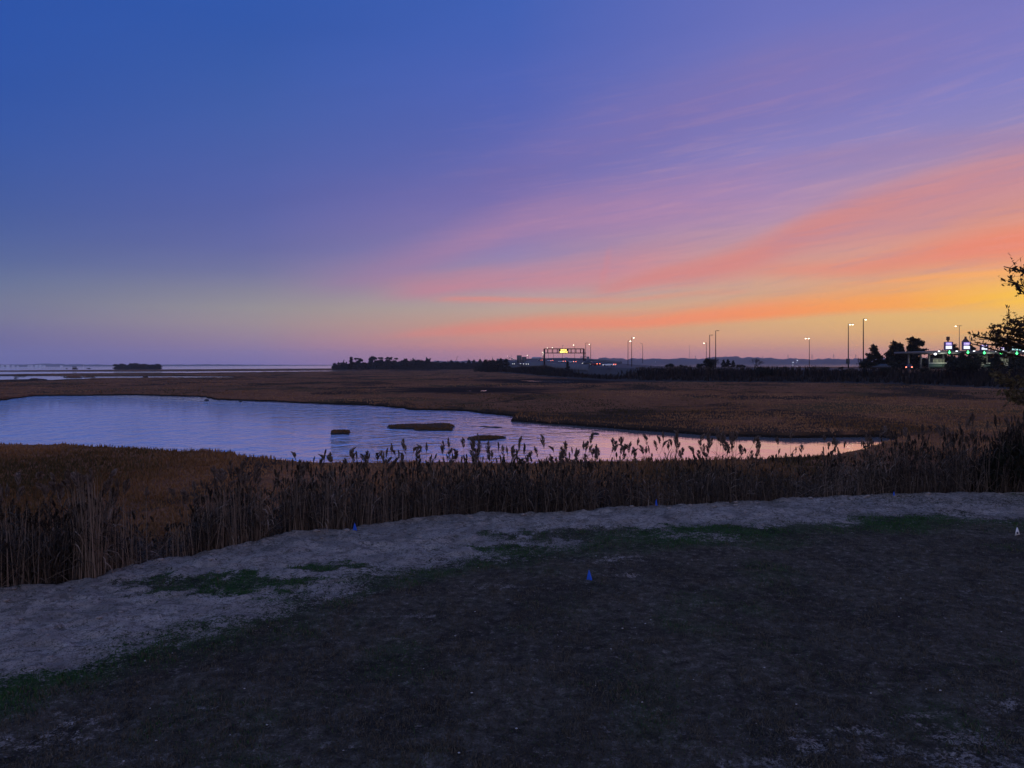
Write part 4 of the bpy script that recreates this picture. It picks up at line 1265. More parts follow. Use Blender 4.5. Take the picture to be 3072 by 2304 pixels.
# ------------------------------------------------------------------ vehicles
def make_car(label, paint, D, lights=True):
    r = thing('car', label, 'car', (0, 0, 0), 0, 'vehicles on the highway')
    L, W = 4.5, 1.8
    g = Geo()
    st = [(-2.25, .86, .34, .72), (-2.1, .97, .28, .84), (-1.2, 1, .26, .92), (0, 1, .25, .93), (1.1, 1, .26, .86), (1.95, .95, .28, .74), (2.22, .82, .36, .62)]
    V = []
    for x, w, z0, z1 in st:
        h = W / 2 * w
        V += [(x, -h * .92, z0), (x, h * .92, z0), (x, h, z0 + .2), (x, h * .96, z1 - .08), (x, h * .86, z1), (x, -h * .86, z1), (x, -h * .96, z1 - .08), (x, -h, z0 + .2)]
    q = [(i * 8 + k, i * 8 + (k + 1) % 8, i * 8 + 8 + (k + 1) % 8, i * 8 + 8 + k) for i in range(6) for k in range(8)]
    q += [(7, 0, 1, 2), (7, 2, 3, 6), (6, 3, 4, 5)] + [(48 + a, 48 + b_, 48 + c_, 48 + d_) for a, b_, c_, d_ in ((2, 1, 0, 7), (6, 3, 2, 7), (5, 4, 3, 6))]
    g.add(V, None, q); g.build('body', simple(paint, {'silver_paint': (.45, .45, .47), 'dark_paint': (.03, .03, .04), 'white_car_paint': (.65, .65, .65), 'red_paint': (.18, .02, .02)}[paint], .3, .2, var=.05), r, True)
    g = Geo(); V = []
    for x, w, z in ((-1.75, .80, .90), (-1.15, .66, 1.42), (.25, .68, 1.45), (1.05, .80, .88)):
        V += [(x, -W / 2 * w, z), (x, W / 2 * w, z)]
    V += [(-1.6, -.74, .84), (-1.6, .74, .84), (.95, -.74, .84), (.95, .74, .84)]
    g.add(V, [(0, 8, 2), (4, 10, 6), (9, 1, 3), (11, 5, 7)], [(0, 2, 3, 1), (2, 4, 5, 3), (4, 6, 7, 5), (8, 10, 4, 2), (11, 9, 3, 5)]); g.build('cabin', glass_dark, r)
    for x in (-1.4, 1.4):
        for s in (-1, 1):
            g = Geo(); g.tube([(x, s * .72, .32), (x, s * .90, .32)], .32, 12); g.build('wheel', rubber_mat, r)
    for s in (-1, 1) if lights else ():
        g = Geo(); g.blob((2.16, s * .62, .60), (.10, .17, .11), 8, 5); g.build('headlight', head_mat, r)
        g = Geo(); g.blob((-2.22, s * .64, .74), (.06, .17, .10), 8, 5); g.build('taillight', tail_mat, r)
    return r


def car_at(x, y, D, heading, paint, label, lights=True):
    p = at(x, y, D); r = make_car(label, paint, D, lights); r.location = p; r.rotation_euler = (0, 0, heading); return r


AWAY, TOWARD = math.radians(120), math.radians(-60)
car_at(1572 + 0, 1083.5, 700, AWAY, 'dark_paint', 'dark car climbing beyond the cluster of lamps')
car_at(1620, 1083.3, 560, AWAY, 'dark_paint', 'car with red taillights just left of the gantry leg')
car_at(1650, 1085, 470, AWAY, 'silver_paint', 'silver car passing under the left end of the gantry')
car_at(1685.5, 1088.2, 380, AWAY, 'silver_paint', 'silver car with red taillights under the message board')
car_at(1716, 1089.5, 345, AWAY, 'silver_paint', 'silver car with bright taillights under the right part of the gantry')
car_at(1764, 1094, 300, math.radians(165), 'dark_paint', 'dark van-like car beside the white lamp pole')
car_at(1785, 1097.2, 285, AWAY, 'red_paint', 'reddish car with bright taillights right of the lamp pole')
car_at(1828, 1099.5, 265, math.radians(140), 'white_car_paint', 'white car half hidden by the roadside brush')
for i, (x, y, D, lab) in enumerate([(1538.5, 1094.5, 500, 'oncoming car with twin headlights, leftmost of the oncoming ones'), (1562.5, 1094.2, 450, 'oncoming car with glaring headlights below the sign panels'),
                                    (1571.5, 1095.2, 430, 'oncoming car with the brightest headlights in the cluster'), (1579.5, 1095.5, 420, 'oncoming car at the right end of the headlight cluster')]):
    car_at(x, y, D, TOWARD + math.radians(18) * 0 + math.radians(-20), 'dark_paint', lab)
for i, (x, y, D, lab) in enumerate([(1530, 1075.6, 1060, 'tiny oncoming car on the far bridge, highest one'), (1536.5, 1078.2, 1000, 'tiny oncoming car on the far bridge, second from the top'), (1541, 1080.6, 950, 'tiny oncoming car on the far bridge, third from the top'),
                                    (1546, 1082, 915, 'tiny oncoming car on the far bridge, lowest one')]):
    car_at(x, y, D, TOWARD, 'dark_paint', lab)
car_at(2644, 1107, 205, math.radians(150), 'dark_paint', 'dark car with a pale roof glint under the right-hand cedar', False)
car_at(2728, 1110, 196, math.radians(60), 'dark_paint', 'car whose orange light glows in the dark brush below the canopy')


# ------------------------------------------------------------------ lamp posts
def lamp_post(x, yt, yb, D, heads, label, lit=True, rad=.10, mat=darksteel_mat):
    """heads: list of (px offset of the lamp head, lit)"""
    b_ = at(x, yb, D); t_ = at(x, yt, D)
    r = thing('lamp_post', label, 'lamp post', tuple(b_), 0, 'lamp posts along the highway')
    H = t_.z - b_.z
    lean = t_.x - b_.x
    g = Geo(); g.tube([(0, 0, 0), (lean * .5, 0, H * .5), (lean, 0, H)], [rad * 1.35, rad * 1.1, rad * .8], 8); g.build('pole', mat, r)
    for k, (dx, on_) in enumerate(heads):
        w = dx / F * D
        if abs(w) > .3:
            g = Geo(); g.tube([(lean, 0, H - .06), (lean + w * .5, 0, H + .02), (lean + w, 0, H + .02)], rad * .6, 6); g.build('arm', mat, r)
        g = Geo(); s = .32 if on_ else .26
        g.box((lean + w, 0, H - .02), (.75, .35, .16), 0, .05); hd = g.build('lamp_head', mat, r)
        if on_:
            g = Geo(); g.blob((lean + w, -.02, H - .2), (.30, .22, .16), 10, 6); g.build('lens', lamp_mat, hd)
    return r


lamp_post(1757, 1029, 1096, 330, [(4, False)], 'unlit lamp post rising from the right end of the gantry, white at its foot')
lamp_post(1772, 1032, 1082, 420, [(-4, True)], 'lamp post with a bright lamp just right of the gantry', rad=.12)
lamp_post(1884, 1022, 1100, 300, [(7, True)], 'shorter lit one of the pair of lamp posts right of the white car')
lamp_post(1895, 1012, 1100, 285, [(6, True)], 'taller lit one of the pair of lamp posts right of the white car')
lamp_post(1928, 1031, 1090, 380, [(-4, False)], 'thin unlit lamp post standing alone behind the wooded ridge line')
lamp_post(2119, 1028, 1100, 330, [(-7, True)], 'short lit lamp post at the left of a group of three')
lamp_post(2129, 1005, 1100, 270, [(7, False)], 'unlit middle lamp post of a group of three', rad=.13)
lamp_post(2147, 992, 1102, 250, [(7, False)], 'unlit tallest lamp post of a group of three', rad=.13)
lamp_post(2428, 1014, 1104, 285, [(-11, True), (-2, True)], 'lit lamp post with two heads standing over the bay water')
pole12 = lamp_post(2545, 972, 1104, 245, [(5, True), (13, True)], 'lit two-headed lamp post with a box sign on its lower pole', rad=.14)
lamp_post(2590, 957, 1106, 230, [(7, True)], 'tallest lamp post with one lit head, beside the right-hand cedars', rad=.15)
lamp_post(2878, 977, 1070, 280, [(-11, True), (4, False)], 'lamp post with a lit left head rising behind the toll canopy', mat=steel_mat)
lamp_post(1724, 1034, 1080, 430, [(-3, True)], 'thin lamp post seen through the right half of the gantry', rad=.08)
lamp_post(1687, 1036, 1080, 480, [(2, False)], 'thin unlit lamp post behind the message board', rad=.08)
lamp_post(1660, 1042, 1079, 560, [(-3, True)], 'thin lamp post in the second bay of the gantry', rad=.08)
lamp_post(1645, 1043, 1079, 600, [(-3, True)], 'thin lamp post in the first bay of the gantry', rad=.08)
lamp_post(1585.5, 1065, 1090, 620, [(-3.5, True)], 'lit lamp post right of the road sign panels', rad=.1)
lamp_post(1525, 1068, 1082, 1100, [(-3, True)], 'tiny lamp post at the far left of the bridge', rad=.12)
lamp_post(1534.5, 1064.5, 1082, 1000, [(-3, False)], 'tiny unlit lamp post on the bridge', rad=.12)
for k, (x, y) in enumerate([(1627, 1056), (1630.5, 1056.4), (1629.5, 1061), (1628, 1064.5), (1629, 1060), (1627.4, 1067)]):
    if k == 4: continue
    lamp_post(x + 1, y, 1084, 640 + 60 * k, [(-1, True)], ['far lit lamp post, top left of the lamp cluster beside the gantry leg', 'far lit lamp post, top right of the lamp cluster beside the gantry leg', 'far lit lamp post, third in the lamp cluster beside the gantry leg',
                                                          'far lit lamp post, fourth in the lamp cluster beside the gantry leg', '', 'far lit lamp post, lowest in the lamp cluster beside the gantry leg'][k], rad=.08)
# box sign hung on the pole
p = at(2543.5, 1083.5, 244); r = tag(link('pole_sign', Geo().box((0, 0, 0), (1.15, .22, 1.65), 0, .05).mesh('pole_sign'), simple('box_dark', (.05, .06, .06), .6)), 'dark rectangular box sign fixed low on the two-headed lamp post', 'sign')
r.location = p

# ------------------------------------------------------------------ toll plaza
PD = 198.0
pm = PD / F
def pz(x, y, dy=0.0): return at(x, y, PD) + Vector((0, dy, 0))


r = thing('toll_canopy', 'long flat pale toll canopy on posts at the right', 'canopy', tuple(pz(2880, 1100)))
o = Vector(r.location); R_ = lambda x, y, dy=0.: tuple(pz(x, y, dy) - o)
g = Geo(); a, b_ = R_(2719, 1055), R_(2800, 1060)
g.box(((a[0] + b_[0]) / 2, 3, (a[2] + b_[2]) / 2), (b_[0] - a[0], 7, .5), 0, .06); g.build('left_slab', simple('canopy_paint', (.11, .105, .115), .6), r)
a, b_ = R_(2797, 1052.5), R_(3140, 1060)
g = Geo(); g.box(((a[0] + b_[0]) / 2, 5, (a[2] + b_[2]) / 2), (b_[0] - a[0], 11, .8), 0, .1); g.build('main_slab', MATS['canopy_paint'], r)
for k, x in enumerate((2741, 2778, 2803, 2846, 2900, 2952, 2977, 3037)):
    g = Geo(); t_ = R_(x, 1060); g.box((t_[0], 2.5, t_[2] / 2 - .6), (.28 if k < 2 else .4, .4, t_[2] + 1.2), 0, .03); g.build('post', steel_mat, r)
for x in (2813, 2866, 2918, 2985, 3022, 3066):
    g = Geo(); p_ = R_(x, 1053.5); g.box((p_[0], -.62, p_[2]), (.5, .15, .18), 0, .03); g.build('edge_lamp', emit('edge_lamp', (.9, .92, 1.0), 2.5) if 'edge_lamp' not in MATS else MATS['edge_lamp'], r)
white_glow = emit('white_glow', (.85, .9, 1.0), 1.1); purple_glow = emit('purple_glow', (.34, .12, .72), .55); green_glow = emit('green_glow', (.05, 1.0, .22), 3.0)
teal_glow = emit('teal_glow', (.12, .72, .62), .55); text_glow = emit('text_glow', (.8, .75, 1.0), 1.1)
p_ = pz(2800, 1061.5, -.8); r = thing('flood_lamp', 'white floodlight hanging under the end of the toll canopy', 'lamp', tuple(p_))
Geo().box((0, 0, .25), (.5, .4, .35), 0, .05).build('housing', darksteel_mat, r); Geo().blob((0, -.1, -.05), (.34, .28, .26), 10, 6).build('lens', emit('flood_glow', (.86, .86, 1.0), 9), r)


def text_mesh(name, txt, size, mat, parent, loc):
    cu = bpy.data.curves.new(name, 'FONT'); cu.body = txt; cu.size = size; cu.align_x = 'CENTER'; cu.align_y = 'CENTER'; cu.extrude = .02
    t = bpy.data.objects.new(name, cu); COL.objects.link(t); bpy.context.view_layer.update()
    me = bpy.data.meshes.new_from_object(t.evaluated_get(bpy.context.evaluated_depsgraph_get()))
    bpy.data.objects.remove(t); bpy.data.curves.remove(cu)
    me.materials.clear(); o_ = link(name, me, mat, parent); o_.location = loc; o_.rotation_euler = (math.pi / 2, 0, 0)
    return o_


def lane_sign(x, y0, y1, wpx, label, top, full=True):
    c_ = pz(x, y1, -1.6); r = thing('lane_sign', label, 'lane sign', tuple(c_), 0, 'purple lane signs on the toll canopy'); w = wpx * pm; h = (y1 - y0) * pm
    g = Geo(); g.box((0, .3, h * .5), (w * 1.5, .25, h), 0, .05); g.build('purple_board', simple('purple_board', (.10, .06, .16), .6), r)
    g = Geo(); g.box((0, .14, h * .76), (w, .08, h * .36), 0, .02); pb = g.build('purple_face', purple_glow, r)
    text_mesh('lettering', 'E-ZPass', w * .25, text_glow, pb, (0, .08, h * .76))
    g = Geo(); g.box((0, .12, h * .34), (w * .98, .10, h * .36), 0, .03); g.build('white_face', white_glow, r)
    if top == 'cupola':
        g = Geo(); g.box((.05, .6, h * 1.02 + .2), (.3, .3, .4)); g.box((.05, .6, h * 1.02 + .85), (.65, .65, .95), 0, .06); g.build('cupola', simple('brown_trim', (.10, .05, .04), .8), r)
    elif top == 'peak':
        g = Geo(); H2 = .9; g.add([(-.8, .2, h), (.8, .2, h), (.8, 1.2, h), (-.8, 1.2, h), (-.2, .5, h + H2), (.2, .5, h + H2), (.2, .9, h + H2), (-.2, .9, h + H2)], None, [(0, 1, 5, 4), (1, 2, 6, 5), (2, 3, 7, 6), (3, 0, 4, 7), (4, 5, 6, 7)])
        g.box((0, .7, h + H2 + .2), (.42, .42, .6), 0, .04); g.build('peaked_cap', MATS.get('brown_trim') or simple('brown_trim', (.10, .05, .04), .8), r)
    return r


lane_sign(2836.5, 1026, 1051, 18, 'purple and white lit lane sign under the brown cupola', 'cupola')
lane_sign(2890, 1026, 1051, 18, 'purple and white lit lane sign under a peaked cap', 'peak')
lane_sign(2943, 1034, 1052, 17, 'purple and white lit lane sign next to the tree leaves, without a cap', None)
lane_sign(2997, 1042, 1053, 8, 'small half-hidden lit purple lane sign among the leaves', None)
c_ = pz(3039, 1052, -1.6); r = thing('teal_sign', 'teal lit two-panel sign on the toll canopy at the right edge', 'sign', tuple(c_)); k = pm
Geo().box((0, .3, 8 * k), (29 * k, .25, 17 * k), 0, .05).build('backing_board', darksteel_mat, r)
pl_ = Geo().box((-9.5 * k, .12, 8 * k), (9 * k, .08, 13 * k), 0, .03).build('pale_panel', emit('pale_teal', (.45, .8, .85), .7), r)
text_mesh('symbol', '8', 12 * k, simple('sign_black', (.01, .02, .02), .6), pl_, (-9.5 * k, .06, 8 * k))
pt = Geo().box((5 * k, .12, 8 * k), (17 * k, .08, 15 * k), 0, .03).build('teal_panel', teal_glow, r)
g = Geo()
for dz, w in ((12, 12), (9.6, 11), (3.8, 13), (1.8, 10)): g.box((5 * k, .06, dz * k), (w * k, .03, 1.1 * k))
g.build('text_bar', emit('text_teal', (.5, .95, .9), .8), pt)


def signal(x, y, label, arrow=True):
    c_ = pz(x, y, -2.2); r = thing('lane_signal', label, 'traffic signal', tuple(c_), 0, 'green lane signals on the toll canopy')
    Geo().box((0, .2, 0), (.95, .25, .95), 0, .06).build('housing', darksteel_mat, r)
    g = Geo(); s = .42
    V = [(-.09, 0, s), (.09, 0, s), (.09, 0, -.05), (.3, 0, .12), (.3, 0, -.12), (0, 0, -s), (-.3, 0, -.12), (-.3, 0, .12), (-.09, 0, -.05)]
    n_ = len(V); V2 = V + [(a, .06, c) for a, b, c in V]
    g.add(V2, [(2, 4, 3), (8, 7, 6), (4, 2, 5), (6, 5, 8), (2, 8, 5)], [(0, 8, 2, 1)] + [(i, (i + 1) % n_, n_ + (i + 1) % n_, n_ + i) for i in range(n_)]); g.build('green_arrow', green_glow, r)
    return r


for x, y, lab in ((2834, 1057, 'green lane arrow below the sign with the cupola'), (2889, 1057, 'green lane arrow below the peaked sign'), (2937.5, 1058.5, 'green lane arrow below the uncapped sign'),
                  (2987.5, 1059, 'green lane arrow glowing alone among dark leaves'), (3034, 1060, 'green lane arrow below the teal sign')): signal(x, y, lab)


def booth(x0, x1, y0, y1, label):
    p = pz((x0 + x1) / 2, 1102, 2.0); r = thing('toll_booth', label, 'toll booth', tuple(p)); w = (x1 - x0) * pm
    z0, z1 = 0, (1102 - y0) * pm
    Geo().box((0, 1, z1 * .22), (w, 2, z1 * .44), 0, .05).build('base_wall', simple('booth_wall', (.42, .42, .32), .6), r)
    Geo().box((0, 1, z1 * .66), (w * .94, 1.85, z1 * .44), 0, .04).build('cabin', simple('booth_cabin', (.16, .17, .14), .5), r)
    g = Geo()
    for s in (-.47, -.15, .2, .47): g.box((w * s, .02, z1 * .66), (.10, .10, z1 * .44))
    g.build('window_frame', MATS['booth_wall'], r)
    Geo().box((0, 1, z1 * .93), (w * 1.1, 2.3, z1 * .10), 0, .05).build('roof', steel_mat, r)
    Geo().box((0, .9, z1 * .86), (w * .8, .2, .12)).build('ceiling_light', emit('booth_light', (.9, .95, .62), 1.5) if 'booth_light' not in MATS else MATS['booth_light'], r)
    return r


booth(2812, 2846, 1074, 1100, 'lit cream toll booth under the first lane sign')
booth(2952, 2976, 1066, 1100, 'dim glazed toll booth between the dark shrubs')
booth(3012, 3040, 1072, 1100, 'toll booth under the teal sign, half hidden by leaves')


def guard(x0, x1, y, label):
    p = pz((x0 + x1) / 2, 1102, 0); r = thing('guard_barrier', label, 'barrier', tuple(p)); w = (x1 - x0) * pm; z = (1102 - y) * pm
    Geo().box((0, 0, z), (w, .3, .2), 0, .04).build('rail', simple('rail_paint', (.62, .64, .50), .5), r)
    Geo().box((0, .1, z * .45), (w * .97, .2, z * .86), 0, .03).build('panel', simple('rail_green', (.10, .16, .11), .7), r)
    return r


guard(2787, 2840, 1089.5, 'pale rail barrier in front of the lit cream booth')
guard(2953, 2980, 1090, 'short pale rail barrier in front of the dim glazed booth')

for i_, (x, y, e_) in enumerate(((2822, 1070, 200), (2858, 1068, 50), (2964, 1068, 120), (3024, 1068, 140))):
    ld = bpy.data.lights.new('canopy_lamp', 'POINT'); ld.energy = e_; ld.color = (.92, 1.0, .72); ld.shadow_soft_size = .3
    lo_ = bpy.data.objects.new('canopy_lamp', ld); COL.objects.link(lo_); lo_.location = pz(x, y, -1.0)

# ------------------------------------------------------------------ far things
def house(x, y, w, h, D, label):
    p = at(x, y, D); r = thing('house', label, 'house', tuple(p), 0, 'pale houses on the far shore')
    W, H = w / F * D, h / F * D
    Geo().box((0, 5, H * .33), (W, 10, H * .66), 0, .1).build('wall', white_paint, r)
    g = Geo(); z1, z2 = H * .64, H
    g.add([(-W * .55, -.6, z1), (W * .55, -.6, z1), (W * .55, 10.6, z1), (-W * .55, 10.6, z1), (-W * .3, 5, z2), (W * .3, 5, z2)], [(0, 4, 3), (1, 2, 5)], [(0, 1, 5, 4), (2, 3, 4, 5), (3, 2, 1, 0)]); g.build('roof', simple('grey_roof', (.28, .27, .28), .8), r)
    return r


for i, (x, w, h, lab) in enumerate([(6, 8, 4.5, 'pale far house at the extreme left edge'), (22, 8, 5, 'second pale far house from the left edge'), (38, 7, 4, 'pale far house with a gap of trees to its right'),
                                    (85, 5, 4, 'pale far house, first of the right-hand row'), (94, 7, 4.5, 'pale far house, second of the right-hand row'), (109, 9, 5, 'wide pale far house in the middle of the right-hand row'),
                                    (120, 6, 5.5, 'tall pale far house of the right-hand row'), (131, 8, 4, 'long pale far house ending the right-hand row'), (183, 6, 3.6, 'lone pale far house left of the dark hut'), (52, 4, 3, 'faint far house between the two rows')]):
    house(x, 1099.5, w, h, 4650, lab)
p = at(251, 1100, 2400); r = thing('channel_marker', 'thin white channel marker standing in the bay', 'marker', tuple(p))
Geo().tube([(0, 0, -2), (0, 0, 4.2)], .35, 8).build('post', white_paint, r); Geo().box((0, -.1, 4.4), (1.1, .4, 1.2), 0, .1).build('board', white_paint, r)
p = at(221, 1107.5, 1000); r = thing('duck_blind', 'small dark square hut on the marsh edge', 'hut', tuple(p)); k = 1000 / F
Geo().box((0, 2, 4.2 * k * .6), (8 * k, 4, 7.5 * k * .8), 0, .1).build('wall', simple('hut_dark', (.03, .025, .02), .9), r); Geo().box((-.3, 2, 7.6 * k), (8.6 * k, 4.6, 1.2 * k), 0, .1).build('roof', MATS['hut_dark'], r)
Geo().box((1 * k, 2.6, .6 * k), (12 * k, 5, 3.5 * k), 0, .3).build('deck', MATS['hut_dark'], r)
p = at(2069, 1076, 3600); r = thing('radio_mast', 'very thin radio mast on the far wooded ridge', 'mast', tuple(p)); k = 3600 / F
Geo().tube([(0, 0, -8), (0, 0, 40 * k)], [.9, .5], 6).build('mast', darksteel_mat, r); Geo().blob((0, 0, 40 * k), (1.1, 1.1, 1.1), 6, 5).build('beacon', darksteel_mat, r)
proto = None
for i, (x, yt, lab) in enumerate([(2364, 1062.5, 'pylon on the far ridge left of the two-headed lamp over the bay'), (2436, 1062, 'pylon close to the right of the two-headed lamp over the bay'), (2501, 1062, 'pylon midway between the two two-headed lamps'),
                                  (2567, 1062.5, 'pylon between the box-sign lamp post and the tallest one'), (2288, 1068, 'faint small pylon above the bare tree'), (2086, 1067, 'stubby pylon right of the radio mast')]):
    D = 3700; p = at(x, 1082, D); H = (1082 - yt) / F * D
    if proto is None:
        proto = thing('power_pylon', lab, 'pylon', tuple(p), 0, 'power pylons on the far ridge')
        g = Geo(); 
        for s in (-1, 1):
            for s2 in (-1, 1): g.tube([(s * 2.6, s2 * 2.6, 0), (s * .6, s2 * .6, 1)], .35, 4)
        proto_h = 1.0
        g = Geo()
        for s in (-1, 1):
            for s2 in (-1, 1): g.tube([(s * 3.0, s2 * 3.0, 0), (s * .5, s2 * .5, 32)], .32, 4)
        for z, w in ((6, 2.6), (12, 2.1), (18, 1.6), (24, 1.1)): g.tube([(-w, -w, z), (w, w, z + 4)], .2, 4); g.tube([(w, -w, z), (-w, w, z + 4)], .2, 4)
        g.build('lattice', darksteel_mat, proto)
        g = Geo()
        for z, w in ((22, 5.5), (27, 4.5)): g.tube([(-w, 0, z), (w, 0, z)], .35, 4)
        g.build('crossarm', darksteel_mat, proto); q = proto
    else: q = dup(proto, tuple(p), 0, lab)
    q.scale = (.8, .8, H / 32)
for i, (x, y, lab) in enumerate([(2379, 1087, 'white light on the far shore, left and lower one'), (2391.5, 1081.5, 'white light on the far shore, upper right one'), (2390, 1087.5, 'faint far shore light below the upper right one'), (1966, 1086, 'cluster-like blue-white light on the far shore below the ridge')]):
    p = at(x, y, 3240); r = thing('shore_light', lab, 'light', tuple(p)); Geo().tube([(0, 0, -12), (0, 0, 0)], .2, 5).build('pole', darksteel_mat, r)
    Geo().blob((0, 0, 0), (1.1, 1.1, 1.0) if i < 2 else (.8, .8, .8), 8, 5).build('lamp', MATS['white_glow'] if i > 1 else emit('shore_glow%d' % i, (.8, .9, 1.0), 6), r)
# bird far off over the bay
p = at(445, 934, 160); r = thing('bird', 'tiny dark bird flying over the left bay', 'bird', tuple(p), .4)
g = Geo(); g.tube([(-.22, 0, 0), (-.1, 0, .03), (.1, 0, .04), (.2, 0, .06), (.28, 0, .05)], [.01, .05, .06, .035, .008], 8)
for s in (-1, 1): g.add([(-.06, s * .03, .05), (.1, s * .03, .05), (.09, s * .3, .2), (-.02, s * .3, .19), (.02, s * .62, .10)], [(2, 4, 3)], [(0, 1, 2, 3)])
g.build('body', simple('bird_dark', (.03, .03, .03), .8), r); r.scale = (.55, .55, .55)

# ------------------------------------------------------------------ trees
def crown_blobs(blobs, n, size, shell=.35):
    """leaf points spread inside ellipsoid clumps, thinner at their edges"""
    P = []
    tot = sum(b[3] * b[4] * b[5] for b in blobs)
    for b in blobs:
        k = max(6, int(n * b[3] * b[4] * b[5] / tot))
        d = rng.normal(size=(k, 3)); d /= np.linalg.norm(d, axis=1)[:, None]
        rr = rng.uniform(0, 1, k) ** shell * (1 + .22 * rng.normal(size=k))
        P.append(np.array(b[:3]) + d * rr[:, None] * np.array(b[3:6]))
    return np.concatenate(P)


def tree_meshes(kind, seed, n=900, size=.05):
    """unit-height tree: (trunk mesh, crown mesh)"""
    R = random.Random(seed); tr, cr = Geo(), Geo()
    if kind == 'round':
        tr.tube([(0, 0, -.05), (.01, 0, .25), (.02, .01, .6)], [.045, .035, .015], 7)
        bl = [(R.uniform(-.28, .28), R.uniform(-.28, .28), R.uniform(.12, .78), R.uniform(.18, .28), R.uniform(.18, .28), R.uniform(.14, .22)) for _ in range(13)] + [(0, 0, .15, .4, .4, .2)]
        for b in bl[:6]: tr.tube([(.01, 0, .2), (b[0] * .6, b[1] * .6, b[2] * .75), b[:3]], [.02, .012, .005], 5)
    elif kind == 'cedar':
        tr.tube([(0, 0, -.05), (.01, 0, .5), (0, 0, .98)], [.03, .02, .004], 7)
        bl = []
        for k in range(34):
            z = .08 + .9 * (k / 34) ** .9; a = R.uniform(0, 6.28); w = (.27 * (1 - z) ** .75 + .03) * R.uniform(.55, 1.25)
            e = (math.cos(a) * w, math.sin(a) * w, z + w * R.uniform(-.1, .5))
            tr.tube([(0, 0, z), e], [.008, .003], 4)
            bl.append((e[0] * .75, e[1] * .75, e[2], .05 + w * .32, .05 + w * .32, .04 + w * .12))
    elif kind == 'pine':
        tr.tube([(0, 0, -.05), (.03, 0, .4), (-.02, .02, .75), (.0, 0, .95)], [.03, .024, .016, .006], 7)
        bl = []
        for k in range(13):
            z = R.uniform(.42, .97); a = R.uniform(0, 6.28); w = R.uniform(.08, .34) * (1.15 - z * .5)
            e = (math.cos(a) * w, math.sin(a) * w, z + R.uniform(-.02, .05)); tr.tube([(0, 0, z - .08), e], [.012, .004], 4)
            bl.append((*e, R.uniform(.07, .15), R.uniform(.07, .15), R.uniform(.03, .06)))
        bl.append((0, 0, .95, .09, .09, .05))
    elif kind == 'lollipop':
        tr.tube([(0, 0, -.05), (.01, 0, .7)], [.03, .02], 7)
        bl = [(R.uniform(-.06, .06), R.uniform(-.06, .06), z, .15, .15, .10) for z in (.55, .68, .8, .9)] + [(0, 0, .3, .1, .1, .14)]
        for b in bl: tr.tube([(0, 0, b[2] - .1), b[:3]], [.01, .004], 4)
    elif kind == 'bush':
        tr.tube([(0, 0, -.1), (0, 0, .4)], [.05, .02], 6)
        bl = [(R.uniform(-.7, .7), R.uniform(-.5, .5), R.uniform(.2, .72), R.uniform(.25, .4), R.uniform(.25, .4), R.uniform(.18, .3)) for _ in range(10)]
        for b in bl: tr.tube([(0, 0, .1), b[:3]], [.03, .008], 5)
    else:                                            # bare: twiggy, leafless
        bl = []
        def grow(p, d, l, r_, lev):
            e = tuple(p[i] + d[i] * l for i in range(3)); tr.tube([p, e], [r_, r_ * .65], 5)
            if lev == 0: return
            for _ in range(3 if lev > 1 else 4):
                v = Vector(d) + Vector((R.gauss(0, .55), R.gauss(0, .55), R.gauss(.1, .3))); v.normalize(); grow(e, tuple(v), l * R.uniform(.6, .85), r_ * .6, lev - 1)
        for _ in range(4):
            v = Vector((R.gauss(0, .5), R.gauss(0, .5), 1)).normalized(); grow((0, 0, -.02), tuple(v), .32, .02, 4)
        bl = [(R.uniform(-.3, .3), R.uniform(-.3, .3), R.uniform(.5, .8), .2, .2, .15) for _ in range(3)]; n = 30
    cr.leaves(crown_blobs(bl, n, size), size, 1.5)
    if kind == 'cedar':                              # feathery leader and upswept tips
        for k in range(60):
            z = R.uniform(.2, 1.0); a = R.uniform(0, 6.28); w = .24 * (1 - z) ** .8
            b_ = np.array([math.cos(a) * w, math.sin(a) * w, z]); cr.ribbon([b_, b_ + [math.cos(a) * .04, math.sin(a) * .04, .03], b_ + [math.cos(a) * .055, math.sin(a) * .055, .075]], [.03, .022, .003], (-math.sin(a), math.cos(a), .2), R.uniform(.1, .6))
    return tr.mesh('trunk', True), cr.mesh('crown')


TREES = {}
for kind in ('round', 'cedar', 'pine', 'lollipop', 'bush', 'bare'):
    TREES[kind] = []
    for v in range(4 if kind in ('round', 'cedar', 'bush', 'pine') else 2):
        t_, c_ = tree_meshes(kind, len(TREES) * 31 + v * 7, {'cedar': 3800, 'round': 3600}.get(kind, 1700), {'bush': .09, 'round': .062}.get(kind, .045))
        t_.materials.append(bark_mat); c_.materials.append(foliage_mat); TREES[kind].append((t_, c_))


def tree(kind, v, x, yt, yb, D, label, name=None, group=None, wide=1.0, cat='tree'):
    b_, t_ = at(x, yb, D), at(x, yt, D)
    H = t_.z - b_.z
    r = thing(name or {'round': 'tree', 'cedar': 'cedar_tree', 'pine': 'pine_tree', 'lollipop': 'pine_tree', 'bush': 'shrub', 'bare': 'bare_tree'}[kind], label, cat, tuple(b_), random.uniform(0, 6.28), group)
    r.scale = (H * wide, H * wide, H)
    tm, cm = TREES[kind][v % len(TREES[kind])]
    link('trunk', tm, None, r); link('crown', cm, None, r)
    return r


